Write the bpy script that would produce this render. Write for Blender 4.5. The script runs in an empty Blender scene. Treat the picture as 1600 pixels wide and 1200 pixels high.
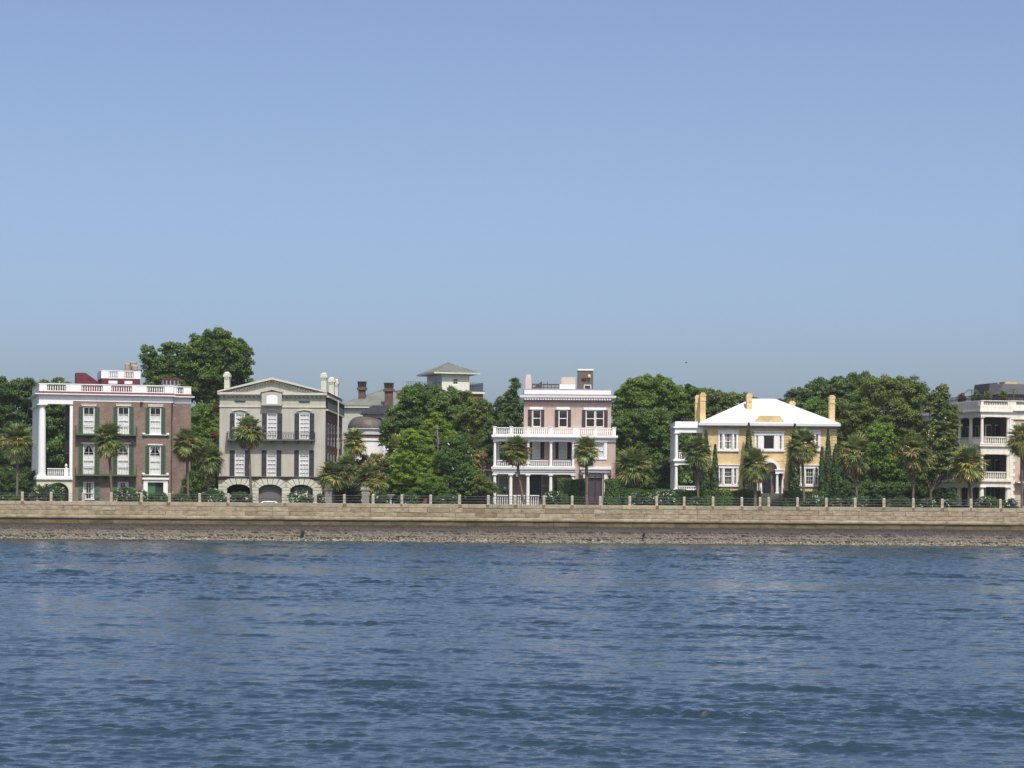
import bpy, math, random
import numpy as np
from mathutils import Vector, Matrix

S = bpy.context.scene
COL = S.collection
R = math.radians
# ------------------------------------------------------------------ camera, sky, sun, exposure
F, YH, CH, TH = 3840.0, 793.5, 4.5, 0.0075      # focal length in photo px, horizon row, eye height (m), camera roll
cam = bpy.data.cameras.new("camera")
cam.sensor_width = 36.0
cam.lens = 36.0 * F / 1600.0
cam.shift_y = (YH - 600.0) / 1600.0
cam.clip_start, cam.clip_end = 1.0, 20000.0
cam_o = bpy.data.objects.new("camera", cam)
COL.objects.link(cam_o)
cam_o.matrix_world = Matrix.Translation((0, 0, CH)) @ Matrix.Rotation(R(90), 4, 'X') @ Matrix.Rotation(TH, 4, 'Z')
S.camera = cam_o

SUN_EL, SUN_AZ = R(57), R(17)                    # azimuth: from behind the camera towards the right
w = bpy.data.worlds.new("World")
S.world = w
w.use_nodes = True
nt = w.node_tree
bg = nt.nodes["Background"]
sky = nt.nodes.new("ShaderNodeTexSky")
sky.sky_type = 'NISHITA'
sky.sun_disc = False
sky.sun_elevation = SUN_EL
sky.sun_rotation = math.pi - SUN_AZ
sky.altitude = 0
sky.air_density, sky.dust_density, sky.ozone_density = 0.58, 2.95, 1.8
nt.links.new(sky.outputs[0], bg.inputs[0])
bg.inputs[1].default_value = 0.145
sl = bpy.data.lights.new("sun", 'SUN')
sl.energy = 3.95
sl.angle = R(0.5)
sl.color = (1.0, 0.955, 0.88)
sun = bpy.data.objects.new("sun", sl)
COL.objects.link(sun)
sd = Vector((math.sin(SUN_AZ) * math.cos(SUN_EL), -math.cos(SUN_AZ) * math.cos(SUN_EL), math.sin(SUN_EL)))
sun.rotation_euler = sd.to_track_quat('Z', 'Y').to_euler()
sun.location = sd * 300
S.view_settings.view_transform = 'Standard'
S.view_settings.look = 'None'
S.view_settings.exposure = 0.31
S.view_settings.gamma = 1.0

GZ = 3.8        # street and garden level
WALL_TOP = 4.96
WY = 320.0      # distance of the sea wall

# ------------------------------------------------------------------ helpers
def lin(c):
    c = c / 255.0
    return c / 12.92 if c <= 0.04045 else ((c + 0.055) / 1.055) ** 2.4

def alb(r, g, b, k=0.8):
    return (lin(r) * k, lin(g) * k, lin(b) * k)

def ray(x, y):
    """direction of a point of the photograph, per metre of depth"""
    a, b = x - 800.0, y - YH
    return (a + b * TH) / F, -(b - a * TH) / F

def at(x, y, Y):
    a, b = ray(x, y)
    return Vector((a * Y, Y, CH + b * Y))

MATS = {}
def mat(name, col, rough=0.7, var=0.12, scale=1.5, bump=0.0, bscale=8.0, metal=0.0, col2=None, spec=0.3, streak=0.0):
    """procedural paint / stone: two octaves of blotchy colour variation and a fine bump"""
    if name in MATS: return MATS[name]
    m = bpy.data.materials.new(name); m.use_nodes = True
    n, l = m.node_tree.nodes, m.node_tree.links
    p = n["Principled BSDF"]
    p.inputs["Roughness"].default_value = rough
    p.inputs["Metallic"].default_value = metal
    p.inputs["Specular IOR Level"].default_value = spec
    tc = n.new("ShaderNodeTexCoord")
    no = n.new("ShaderNodeTexNoise"); no.inputs["Scale"].default_value = scale; no.inputs["Detail"].default_value = 6
    no.inputs["Roughness"].default_value = 0.65
    l.new(tc.outputs["Object"], no.inputs["Vector"])
    cr = n.new("ShaderNodeValToRGB")
    c2 = col2 or tuple(c * (1 - 2 * var) for c in col)
    cr.color_ramp.elements[0].position, cr.color_ramp.elements[1].position = 0.3, 0.62
    cr.color_ramp.elements[0].color = (*c2, 1)
    cr.color_ramp.elements[1].color = (*col, 1)
    l.new(no.outputs["Fac"], cr.inputs[0])
    out = cr.outputs[0]
    if streak:
        mp = n.new("ShaderNodeMapping"); mp.inputs["Scale"].default_value = (1.6, 1.6, .12); l.new(tc.outputs["Object"], mp.inputs[0])
        ns = n.new("ShaderNodeTexNoise"); ns.inputs["Scale"].default_value = 1.0; ns.inputs["Detail"].default_value = 7; ns.inputs["Roughness"].default_value = .7; l.new(mp.outputs[0], ns.inputs["Vector"])
        cs = n.new("ShaderNodeValToRGB"); cs.color_ramp.elements[0].position, cs.color_ramp.elements[1].position = .36, .56
        cs.color_ramp.elements[0].color = (1 - streak, 1 - streak * 1.05, 1 - streak * 1.15, 1); l.new(ns.outputs["Fac"], cs.inputs[0])
        mm = n.new("ShaderNodeMix"); mm.data_type = 'RGBA'; mm.blend_type = 'MULTIPLY'; mm.inputs[0].default_value = 1
        l.new(out, mm.inputs[6]); l.new(cs.outputs[0], mm.inputs[7]); out = mm.outputs[2]
    l.new(out, p.inputs["Base Color"])
    if bump:
        nb = n.new("ShaderNodeTexNoise"); nb.inputs["Scale"].default_value = bscale; nb.inputs["Detail"].default_value = 4
        l.new(tc.outputs["Object"], nb.inputs["Vector"])
        b = n.new("ShaderNodeBump"); b.inputs["Strength"].default_value = bump; b.inputs["Distance"].default_value = 0.03
        l.new(nb.outputs["Fac"], b.inputs["Height"]); l.new(b.outputs[0], p.inputs["Normal"])
    MATS[name] = m
    return m

def brick_mat(name, c1, c2, mortar, patch=None):
    """brick courses on vertical walls (object x / z), blotched, with pale worn patches"""
    if name in MATS: return MATS[name]
    m = bpy.data.materials.new(name); m.use_nodes = True
    n, l = m.node_tree.nodes, m.node_tree.links
    p = n["Principled BSDF"]; p.inputs["Roughness"].default_value = 0.85; p.inputs["Specular IOR Level"].default_value = 0.2
    tc = n.new("ShaderNodeTexCoord"); sp = n.new("ShaderNodeSeparateXYZ"); l.new(tc.outputs["Object"], sp.inputs[0])
    ad = n.new("ShaderNodeMath"); ad.operation = 'ADD'; l.new(sp.outputs[0], ad.inputs[0]); l.new(sp.outputs[1], ad.inputs[1])
    cb = n.new("ShaderNodeCombineXYZ"); l.new(ad.outputs[0], cb.inputs[0]); l.new(sp.outputs[2], cb.inputs[1])
    br = n.new("ShaderNodeTexBrick"); l.new(cb.outputs[0], br.inputs["Vector"])
    br.inputs["Scale"].default_value = 1.0
    br.inputs["Brick Width"].default_value = 0.30; br.inputs["Row Height"].default_value = 0.105
    br.inputs["Mortar Size"].default_value = 0.014; br.inputs["Mortar Smooth"].default_value = 0.3
    br.inputs["Color1"].default_value = (*c1, 1); br.inputs["Color2"].default_value = (*c2, 1); br.inputs["Mortar"].default_value = (*mortar, 1)
    no = n.new("ShaderNodeTexNoise"); no.inputs["Scale"].default_value = 0.7; no.inputs["Detail"].default_value = 7; no.inputs["Roughness"].default_value = .7
    l.new(tc.outputs["Object"], no.inputs["Vector"])
    cr = n.new("ShaderNodeValToRGB"); cr.color_ramp.elements[0].position = .3; cr.color_ramp.elements[1].position = .68
    cr.color_ramp.elements[0].color = (.72, .70, .70, 1); cr.color_ramp.elements[1].color = (1.12, 1.1, 1.08, 1)
    l.new(no.outputs["Fac"], cr.inputs[0])
    mx = n.new("ShaderNodeMix"); mx.data_type = 'RGBA'; mx.blend_type = 'MULTIPLY'; mx.inputs[0].default_value = 1
    l.new(br.outputs["Color"], mx.inputs[6]); l.new(cr.outputs[0], mx.inputs[7])
    out = mx.outputs[2]
    if patch:
        n2 = n.new("ShaderNodeTexNoise"); n2.inputs["Scale"].default_value = 0.55; n2.inputs["Detail"].default_value = 8; n2.inputs["Roughness"].default_value = .75
        l.new(tc.outputs["Object"], n2.inputs["Vector"])
        c3 = n.new("ShaderNodeValToRGB"); c3.color_ramp.elements[0].position = patch; c3.color_ramp.elements[1].position = patch + .05
        l.new(n2.outputs["Fac"], c3.inputs[0])
        m2 = n.new("ShaderNodeMix"); m2.data_type = 'RGBA'; l.new(c3.outputs[0], m2.inputs[0]); l.new(out, m2.inputs[6])
        m2.inputs[7].default_value = (.36, .32, .29, 1); out = m2.outputs[2]
    l.new(out, p.inputs["Base Color"])
    b = n.new("ShaderNodeBump"); b.inputs["Strength"].default_value = .5; b.inputs["Distance"].default_value = .02
    l.new(br.outputs["Fac"], b.inputs["Height"]); b.invert = True; l.new(b.outputs[0], p.inputs["Normal"])
    MATS[name] = m
    return m

def glass_mat():
    if "glass" in MATS: return MATS["glass"]
    m = bpy.data.materials.new("glass"); m.use_nodes = True
    n, l = m.node_tree.nodes, m.node_tree.links
    n.remove(n["Principled BSDF"])
    o = n["Material Output"]
    t = n.new("ShaderNodeBsdfTransparent"); t.inputs[0].default_value = (.95, .97, .97, 1)
    g = n.new("ShaderNodeBsdfGlossy"); g.inputs["Roughness"].default_value = .03
    f = n.new("ShaderNodeLayerWeight"); f.inputs[0].default_value = .5
    k = n.new("ShaderNodeMath"); k.operation = 'POWER'; k.inputs[1].default_value = 4; l.new(f.outputs["Facing"], k.inputs[0])
    a = n.new("ShaderNodeMath"); a.operation = 'MULTIPLY_ADD'; a.inputs[1].default_value = .85; a.inputs[2].default_value = .06
    l.new(k.outputs[0], a.inputs[0])
    mx = n.new("ShaderNodeMixShader"); l.new(a.outputs[0], mx.inputs[0]); l.new(t.outputs[0], mx.inputs[1]); l.new(g.outputs[0], mx.inputs[2])
    l.new(mx.outputs[0], o.inputs[0])
    MATS["glass"] = m
    return m

def leaf_mat(name, dark, mid, light, transl=0.3, rough=0.5, spec=.35):
    """each leaf its own green; a slow noise shifts whole boughs"""
    if name in MATS: return MATS[name]
    m = bpy.data.materials.new(name); m.use_nodes = True
    n, l = m.node_tree.nodes, m.node_tree.links
    p = n["Principled BSDF"]; p.inputs["Roughness"].default_value = rough; p.inputs["Specular IOR Level"].default_value = spec
    g = n.new("ShaderNodeNewGeometry"); tc = n.new("ShaderNodeTexCoord")
    no = n.new("ShaderNodeTexNoise"); no.inputs["Scale"].default_value = .45; no.inputs["Detail"].default_value = 3
    l.new(tc.outputs["Object"], no.inputs["Vector"])
    a = n.new("ShaderNodeMath"); a.operation = 'MULTIPLY_ADD'; a.inputs[1].default_value = .55
    l.new(g.outputs["Random Per Island"], a.inputs[0])
    b = n.new("ShaderNodeMath"); b.operation = 'MULTIPLY_ADD'; b.inputs[1].default_value = 1.6; b.inputs[2].default_value = -.58
    l.new(no.outputs["Fac"], b.inputs[0]); l.new(b.outputs[0], a.inputs[2])
    cr = n.new("ShaderNodeValToRGB"); e = cr.color_ramp.elements
    e[0].color = (*dark, 1); e[1].color = (*light, 1); e[0].position = .1; e[1].position = .95
    k = e.new(.5); k.color = (*mid, 1)
    l.new(a.outputs[0], cr.inputs[0]); l.new(cr.outputs[0], p.inputs["Base Color"])
    t = n.new("ShaderNodeBsdfTranslucent"); l.new(cr.outputs[0], t.inputs[0])
    mx = n.new("ShaderNodeMixShader"); mx.inputs[0].default_value = transl
    l.new(p.outputs[0], mx.inputs[1]); l.new(t.outputs[0], mx.inputs[2]); l.new(mx.outputs[0], n["Material Output"].inputs[0])
    MATS[name] = m
    return m

def island_mat(name, cols, rough=.85, scale=2.0, bump=.6, bscale=6, dirt=(.55, .5, .45)):
    """masonry blocks: every block its own tone out of a ramp, weathered by noise"""
    if name in MATS: return MATS[name]
    m = bpy.data.materials.new(name); m.use_nodes = True
    n, l = m.node_tree.nodes, m.node_tree.links
    p = n["Principled BSDF"]; p.inputs["Roughness"].default_value = rough; p.inputs["Specular IOR Level"].default_value = .2
    g = n.new("ShaderNodeNewGeometry"); tc = n.new("ShaderNodeTexCoord")
    cr = n.new("ShaderNodeValToRGB"); cr.color_ramp.interpolation = 'LINEAR'
    e = cr.color_ramp.elements
    e[0].color = (*cols[0], 1); e[1].color = (*cols[-1], 1)
    for i, c in enumerate(cols[1:-1]):
        k = e.new((i + 1) / (len(cols) - 1)); k.color = (*c, 1)
    l.new(g.outputs["Random Per Island"], cr.inputs[0])
    no = n.new("ShaderNodeTexNoise"); no.inputs["Scale"].default_value = scale; no.inputs["Detail"].default_value = 8; no.inputs["Roughness"].default_value = .7
    mp = n.new("ShaderNodeMapping"); mp.inputs["Scale"].default_value = (.5, 1, 1.2); l.new(tc.outputs["Object"], mp.inputs[0]); l.new(mp.outputs[0], no.inputs["Vector"])
    c2 = n.new("ShaderNodeValToRGB"); c2.color_ramp.elements[0].position = .32; c2.color_ramp.elements[1].position = .6
    c2.color_ramp.elements[0].color = (*dirt, 1); c2.color_ramp.elements[1].color = (1.08, 1.08, 1.08, 1)
    l.new(no.outputs["Fac"], c2.inputs[0])
    mx = n.new("ShaderNodeMix"); mx.data_type = 'RGBA'; mx.blend_type = 'MULTIPLY'; mx.inputs[0].default_value = 1
    l.new(cr.outputs[0], mx.inputs[6]); l.new(c2.outputs[0], mx.inputs[7]); l.new(mx.outputs[2], p.inputs["Base Color"])
    nb = n.new("ShaderNodeTexNoise"); nb.inputs["Scale"].default_value = bscale; nb.inputs["Detail"].default_value = 6
    l.new(tc.outputs["Object"], nb.inputs["Vector"])
    b = n.new("ShaderNodeBump"); b.inputs["Strength"].default_value = bump; b.inputs["Distance"].default_value = .06
    l.new(nb.outputs["Fac"], b.inputs["Height"]); l.new(b.outputs[0], p.inputs["Normal"])
    MATS[name] = m
    return m

def tag(o, label=None, cat=None, group=None, kind=None):
    if label: o["label"] = label
    if cat: o["category"] = cat
    if group: o["group"] = group
    if kind: o["kind"] = kind
    return o

def empty(name, loc, label, cat, rz=0.0, group=None):
    o = bpy.data.objects.new(name, None); COL.objects.link(o)
    o.location = loc; o.rotation_euler = (0, 0, rz); o.empty_display_size = .3
    return tag(o, label, cat, group)

def link(name, me, m=None, parent=None, loc=(0, 0, 0)):
    if m: me.materials.append(m)
    o = bpy.data.objects.new(name, me); COL.objects.link(o)
    o.parent = parent; o.location = loc
    return o

class MB:
    def __init__(s): s.v, s.f = [], []
    def add(s, vs, fs):
        b = len(s.v); s.v += [tuple(p) for p in vs]; s.f += [tuple(i + b for i in f) for f in fs]; return s
    def quad(s, a, b, c, d): return s.add([a, b, c, d], [(0, 1, 2, 3)])
    def box(s, x0, x1, y0, y1, z0, z1):
        return s.add([(x0, y0, z0), (x1, y0, z0), (x1, y1, z0), (x0, y1, z0), (x0, y0, z1), (x1, y0, z1), (x1, y1, z1), (x0, y1, z1)],
                     [(0, 3, 2, 1), (4, 5, 6, 7), (0, 1, 5, 4), (1, 2, 6, 5), (2, 3, 7, 6), (3, 0, 4, 7)])
    def taper(s, x, y, z0, z1, a0, b0, a1, b1):
        return s.add([(x - a0, y - b0, z0), (x + a0, y - b0, z0), (x + a0, y + b0, z0), (x - a0, y + b0, z0),
                      (x - a1, y - b1, z1), (x + a1, y - b1, z1), (x + a1, y + b1, z1), (x - a1, y + b1, z1)],
                     [(0, 3, 2, 1), (4, 5, 6, 7), (0, 1, 5, 4), (1, 2, 6, 5), (2, 3, 7, 6), (3, 0, 4, 7)])
    def prism(s, pts, y0, y1):
        """polygon in (x, z) extruded along y"""
        n = len(pts)
        vs = [(x, y0, z) for x, z in pts] + [(x, y1, z) for x, z in pts]
        fs = [tuple(range(n)), tuple(range(2 * n - 1, n - 1, -1))] + [(i, i + n, (i + 1) % n + n, (i + 1) % n) for i in range(n)]
        return s.add(vs, fs)
    def lathe(s, prof, x, y, seg=14, a0=0.0, a1=2 * math.pi):
        full = abs(a1 - a0 - 2 * math.pi) < 1e-6
        n = seg if full else seg + 1
        vs = []
        for r, z in prof:
            for i in range(n):
                t = a0 + (a1 - a0) * i / seg
                vs.append((x + r * math.cos(t), y + r * math.sin(t), z))
        fs = []
        for j in range(len(prof) - 1):
            for i in range(seg):
                k = (i + 1) % n
                fs.append((j * n + i, j * n + k, (j + 1) * n + k, (j + 1) * n + i))
        return s.add(vs, fs)
    def tube(s, pts, rad, seg=7):
        pts = [Vector(p) for p in pts]
        n = len(pts); vs = []
        for i, p in enumerate(pts):
            d = (pts[min(i + 1, n - 1)] - pts[max(i - 1, 0)]).normalized()
            a = d.cross(Vector((0.13, 1, .07))).normalized()
            if a.length < .5: a = d.cross(Vector((1, 0, 0))).normalized()
            b = d.cross(a)
            r = rad[i] if isinstance(rad, (list, tuple)) else rad
            for k in range(seg):
                t = 2 * math.pi * k / seg
                vs.append(p + (a * math.cos(t) + b * math.sin(t)) * r)
        fs = [(j * seg + i, j * seg + (i + 1) % seg, (j + 1) * seg + (i + 1) % seg, (j + 1) * seg + i) for j in range(n - 1) for i in range(seg)]
        fs += [tuple(range(seg)), tuple(range((n - 1) * seg, n * seg))]
        return s.add(vs, fs)
    def mesh(s, name, smooth=False):
        me = bpy.data.meshes.new(name); me.from_pydata(s.v, [], s.f); me.update()
        if smooth: me.polygons.foreach_set("use_smooth", [True] * len(me.polygons))
        return me
    def build(s, name, m, parent=None, smooth=False, loc=(0, 0, 0)):
        return link(name, s.mesh(name, smooth), m, parent, loc)

def np_mesh(name, V, n_per):
    """mesh of separate n-gons, n_per vertices each, V is (N*n_per, 3)"""
    me = bpy.data.meshes.new(name)
    nv = len(V); nf = nv // n_per
    me.vertices.add(nv); me.vertices.foreach_set("co", np.ascontiguousarray(V, dtype=np.float32).ravel())
    me.loops.add(nv); me.loops.foreach_set("vertex_index", np.arange(nv, dtype=np.int32))
    me.polygons.add(nf)
    me.polygons.foreach_set("loop_start", np.arange(0, nv, n_per, dtype=np.int32))
    me.update(calc_edges=True); me.validate()
    return me

def grid_mesh(name, V, rows, cols, smooth=True):
    me = bpy.data.meshes.new(name)
    me.vertices.add(rows * cols); me.vertices.foreach_set("co", np.ascontiguousarray(V, dtype=np.float32).ravel())
    i = np.arange(rows - 1)[:, None] * cols + np.arange(cols - 1)[None, :]
    q = np.stack([i, i + 1, i + cols + 1, i + cols], -1).reshape(-1, 4).astype(np.int32)
    me.loops.add(q.size); me.loops.foreach_set("vertex_index", q.ravel())
    me.polygons.add(len(q)); me.polygons.foreach_set("loop_start", np.arange(0, q.size, 4, dtype=np.int32))
    me.update(calc_edges=True)
    if smooth: me.polygons.foreach_set("use_smooth", np.ones(len(q), dtype=bool))
    return me

class House:
    """a building frame: u along the facade, v into the building, z up from the street; reads positions off enlarged views of the photo"""
    def __init__(s, name, label, cat, px, Y, yaw=0.0, zoom=(0, 0, 1), group=None):
        s.zoom = zoom
        p = at(px, 785, Y); s.O = Vector((p.x, Y, GZ)); s.a = R(yaw)
        s.U = Vector((math.cos(s.a), math.sin(s.a), 0)); s.V = Vector((-math.sin(s.a), math.cos(s.a), 0))
        s.e = empty(name, s.O, label, cat, s.a, group)
    def P(s, x, y, v=0.0):
        ox, oy, k = s.zoom
        dx, dz = ray(ox + x / k, oy + y / k)
        d = Vector((dx, 1, dz))
        t = (v + s.O.dot(s.V)) / d.dot(s.V)
        p = d * t
        return (p - s.O).dot(s.U), CH + p.z - GZ
    def u(s, x, v=0.0, y=600): return s.P(x, y, v)[0]
    def z(s, x, y, v=0.0): return s.P(x, y, v)[1]
    def R(s, x0, y0, x1, y1, v=0.0):
        xm, ym = (x0 + x1) / 2, (y0 + y1) / 2
        return s.P(x0, ym, v)[0], s.P(xm, y1, v)[1], s.P(x1, ym, v)[0], s.P(xm, y0, v)[1]
    def part(s, name, mb, m, parent=None, smooth=False): return mb.build(name, m, parent or s.e, smooth)

def facade(mb, u0, u1, z0, z1, ops, v, depth=.28):
    """flat wall with rectangular openings (u0,z0,u1,z1) and their reveals"""
    us = sorted({u0, u1, *[o[0] for o in ops], *[o[2] for o in ops]}); zs = sorted({z0, z1, *[max(z0, o[1]) for o in ops], *[o[3] for o in ops]})
    for i in range(len(us) - 1):
        for j in range(len(zs) - 1):
            cu, cz = (us[i] + us[i + 1]) / 2, (zs[j] + zs[j + 1]) / 2
            if any(o[0] < cu < o[2] and o[1] < cz < o[3] for o in ops): continue
            mb.quad((us[i], v, zs[j]), (us[i + 1], v, zs[j]), (us[i + 1], v, zs[j + 1]), (us[i], v, zs[j + 1]))
    for a, b, c, d in ops:
        b = max(b, z0); e = v + depth
        mb.quad((a, v, b), (a, e, b), (a, e, d), (a, v, d)); mb.quad((c, v, b), (c, v, d), (c, e, d), (c, e, b))
        mb.quad((a, v, d), (a, e, d), (c, e, d), (c, v, d))
        mb.quad((a, v, b), (c, v, b), (c, e, b), (a, e, b))

def shell(mb, u0, u1, v0, v1, z0, z1, front=False, left=True, right=True, back=True, top=True):
    if front: mb.quad((u0, v0, z0), (u1, v0, z0), (u1, v0, z1), (u0, v0, z1))
    if left: mb.quad((u0, v0, z0), (u0, v0, z1), (u0, v1, z1), (u0, v1, z0))
    if right: mb.quad((u1, v0, z0), (u1, v1, z0), (u1, v1, z1), (u1, v0, z1))
    if back: mb.quad((u0, v1, z0), (u0, v1, z1), (u1, v1, z1), (u1, v1, z0))
    if top: mb.quad((u0, v0, z1), (u1, v0, z1), (u1, v1, z1), (u0, v1, z1))

def arch_wall(mb, u0, u1, z0, z1, arches, v, depth=.6, n=16):
    """wall with elliptic-arched openings (a, b, z_spring, z_top)"""
    x = u0
    for a, b, zs, zt in sorted(arches):
        if a > x: mb.quad((x, v, z0), (a, v, z0), (a, v, z1), (x, v, z1))
        c, r, h = (a + b) / 2, (b - a) / 2, zt - zs
        pts = [(c - r * math.cos(math.pi * i / n), zs + h * math.sin(math.pi * i / n)) for i in range(n + 1)]
        for (p, q), (p2, q2) in zip(pts, pts[1:]):
            mb.quad((p, v, q), (p2, v, q2), (p2, v, z1), (p, v, z1))
            mb.quad((p, v, q), (p, v + depth, q), (p2, v + depth, q2), (p2, v, q2))
        mb.quad((a, v, z0), (a, v + depth, z0), (a, v + depth, zs), (a, v, zs))
        mb.quad((b, v, z0), (b, v, zs), (b, v + depth, zs), (b, v + depth, z0))
        x = b
    if x < u1: mb.quad((x, v, z0), (u1, v, z0), (u1, v, z1), (x, v, z1))

def curtain_mb(u0, z0, u1, z1, v, folds=7):
    mb = MB(); n = folds * 4
    for i in range(n):
        a, b = u0 + (u1 - u0) * i / n, u0 + (u1 - u0) * (i + 1) / n
        va, vb = v + .03 * math.sin(i * 1.57), v + .03 * math.sin((i + 1) * 1.57)
        mb.quad((a, va, z0), (b, vb, z0), (b, vb, z1), (a, va, z1))
    return mb

def window(H, r, v=0.0, cols=2, rows=4, frame='white_paint', curtain=None, sill=True, fw=.11, name='window', meet=True):
    """sash window: frame with muntins > pane, curtain"""
    u0, z0, u1, z1 = r
    f = MB(); a, b = v + .04, v + .16
    f.box(u0, u0 + fw, a, b, z0, z1); f.box(u1 - fw, u1, a, b, z0, z1)
    f.box(u0 + fw, u1 - fw, a, b, z0, z0 + fw); f.box(u0 + fw, u1 - fw, a, b, z1 - fw, z1)
    iu0, iu1, iz0, iz1 = u0 + fw, u1 - fw, z0 + fw, z1 - fw
    for i in range(1, cols):
        c = iu0 + (iu1 - iu0) * i / cols; f.box(c - .019, c + .019, a + .02, b - .02, iz0, iz1)
    for j in range(1, rows):
        c = iz0 + (iz1 - iz0) * j / rows
        t = .045 if (meet and j == rows // 2) else .017
        f.box(iu0, iu1, a + .015, b - .025, c - t, c + t)
    if sill: f.box(u0 - .08, u1 + .08, v - .12, v + .02, z0 - .12, z0 - .003)
    fo = H.part(name, f, MATS[frame])
    p = MB().quad((iu0 - .01, v + .12, iz0 - .01), (iu1 + .01, v + .12, iz0 - .01), (iu1 + .01, v + .12, iz1 + .01), (iu0 - .01, v + .12, iz1 + .01))
    H.part('pane', p, glass_mat(), fo)
    if curtain == 'full': H.part('curtain', curtain_mb(u0, z0, u1, z1, v + .19), MATS['curtain'], fo)
    elif curtain == 'low': H.part('curtain', curtain_mb(u0, z0, u1, z0 + (z1 - z0) * .72, v + .19), MATS['curtain'], fo)
    elif curtain == 'high': H.part('curtain', curtain_mb(u0, z0 + (z1 - z0) * .45, u1, z1, v + .19), MATS['curtain'], fo)
    elif curtain == 'drape':
        c = (u0 + u1) / 2; zt = z1; zm = z0 + (z1 - z0) * .68; k = MB()
        k.add([(u0, v + .3, z0), (c, v + .3, z0), (c, v + .3, zm), (c - .02, v + .3, zm + (zt - zm) * .25), (u0 + .25, v + .3, zm), (u0 + .3, v + .31, zm)], [(0, 1, 2, 4)])
        k.quad((u0, v + .3, z0), (u1, v + .3, z0), (u1, v + .31, zm), (u0, v + .31, zm))
        k.add([(u0, v + .33, zm), (c - .04, v + .33, zt), (u0, v + .33, zt)], [(0, 1, 2)])
        k.add([(u1, v + .33, zm), (u1, v + .33, zt), (c + .04, v + .33, zt)], [(0, 1, 2)])
        k.f.pop(0)
        H.part('curtain', k, MATS['curtain'], fo)
    elif curtain == 'sides':
        k = curtain_mb(u0, z0, u0 + (u1 - u0) * .3, z1, v + .19, 3); k2 = curtain_mb(u1 - (u1 - u0) * .3, z0, u1, z1, v + .19, 3)
        k.add(k2.v, k2.f); H.part('curtain', k, MATS['curtain'], fo)
    return fo

def shutter(H, r, v, m, mframe=None, rails=4):
    """louvred leaf: louver_panel framed by stiles and rails"""
    u0, z0, u1, z1 = r
    f = MB(); w_ = .07
    f.box(u0, u0 + w_, v - .11, v - .03, z0, z1); f.box(u1 - w_, u1, v - .11, v - .03, z0, z1)
    for j in range(rails + 1):
        c = z0 + (z1 - z0) * j / rails; lo, hi = max(z0, c - .05), min(z1, c + .05)
        f.box(u0 + w_, u1 - w_, v - .105, v - .03, lo, hi)
    fo = H.part('shutter', f, mframe or m)
    s = MB(); n = max(4, int((z1 - z0) / .14))
    for j in range(n):
        a, b = z0 + (z1 - z0) * j / n, z0 + (z1 - z0) * (j + 1) / n
        s.add([(u0 + w_, v - .085, a), (u1 - w_, v - .085, a), (u1 - w_, v - .055, b), (u0 + w_, v - .055, b)], [(0, 1, 2, 3)])
    H.part('louver_panel', s, m, fo)
    return fo

def balusters(mb, p0, p1, z0, z1, step=.27, wd=.05, rail=.12, dp=.09):
    """bottom rail, top rail and turned balusters between two (u, v) points along u or v"""
    (x0, y0), (x1, y1) = p0, p1
    L = math.hypot(x1 - x0, y1 - y0); n = max(2, int(L / step))
    ax = abs(x1 - x0) > abs(y1 - y0)
    def bar(a, b):
        if ax: mb.box(min(x0, x1), max(x0, x1), y0 - dp, y0 + dp, a, b)
        else: mb.box(x0 - dp, x0 + dp, min(y0, y1), max(y0, y1), a, b)
    bar(z0, z0 + rail); bar(z1 - rail, z1)
    for i in range(n):
        t = (i + .5) / n; x, y = x0 + (x1 - x0) * t, y0 + (y1 - y0) * t
        zm = z0 + (z1 - z0) * .42
        mb.taper(x, y, z0 + rail, zm, wd * .7, wd * .7, wd * 1.25, wd * 1.25); mb.taper(x, y, zm, z1 - rail, wd * 1.25, wd * 1.25, wd * .6, wd * .6)

def iron_rail(mb, p0, p1, z0, z1, step=.2, t=.016, scroll=False):
    (x0, y0), (x1, y1) = p0, p1
    L = math.hypot(x1 - x0, y1 - y0); n = max(2, int(L / step)); ax = abs(x1 - x0) > abs(y1 - y0)
    for a in (z0 + .06, z0 + (z1 - z0) * .78, z1 - .03):
        if ax: mb.box(min(x0, x1), max(x0, x1), y0 - .025, y0 + .025, a - .022, a + .022)
        else: mb.box(x0 - .025, x0 + .025, min(y0, y1), max(y0, y1), a - .022, a + .022)
    for i in range(n + 1):
        k = i / n; x, y = x0 + (x1 - x0) * k, y0 + (y1 - y0) * k
        mb.box(x - t, x + t, y - t, y + t, z0, z1)
        if scroll and i < n:
            c = (x + (x1 - x0) / n / 2, y + (y1 - y0) / n / 2); zc = z0 + (z1 - z0) * .45; rr = step * .42; rz = (z1 - z0) * .3
            pts = []
            for q in range(9):
                w_ = 2 * math.pi * q / 8
                pts.append((c[0] + (rr * math.cos(w_) if ax else 0), c[1] + (0 if ax else rr * math.cos(w_)), zc + rz * math.sin(w_)))
            mb.tube(pts, .018, 4)

def column_mb(x, y, z0, z1, r, seg=18, base=True, cap=True):
    mb = MB(); h = z1 - z0
    b, c = (min(.28, h * .05) if base else 0), (min(.38, h * .07) if cap else 0)
    if base: mb.box(x - r * 1.35, x + r * 1.35, y - r * 1.35, y + r * 1.35, z0, z0 + b * .5)
    if cap: mb.box(x - r * 1.35, x + r * 1.35, y - r * 1.35, y + r * 1.35, z1 - c * .4, z1)
    prof = [(r * 1.3, z0 + b * .5), (r * 1.28, z0 + b * .8), (r * 1.05, z0 + b)] if base else [(r, z0)]
    prof += [(r, z0 + h * .33), (r * .95, z0 + h * .66), (r * .85, z1 - c)]
    if cap: prof += [(r * .9, z1 - c * .95), (r * 1.2, z1 - c * .6), (r * 1.25, z1 - c * .4)]
    mb.lathe(prof, x, y, seg)
    return mb

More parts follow.
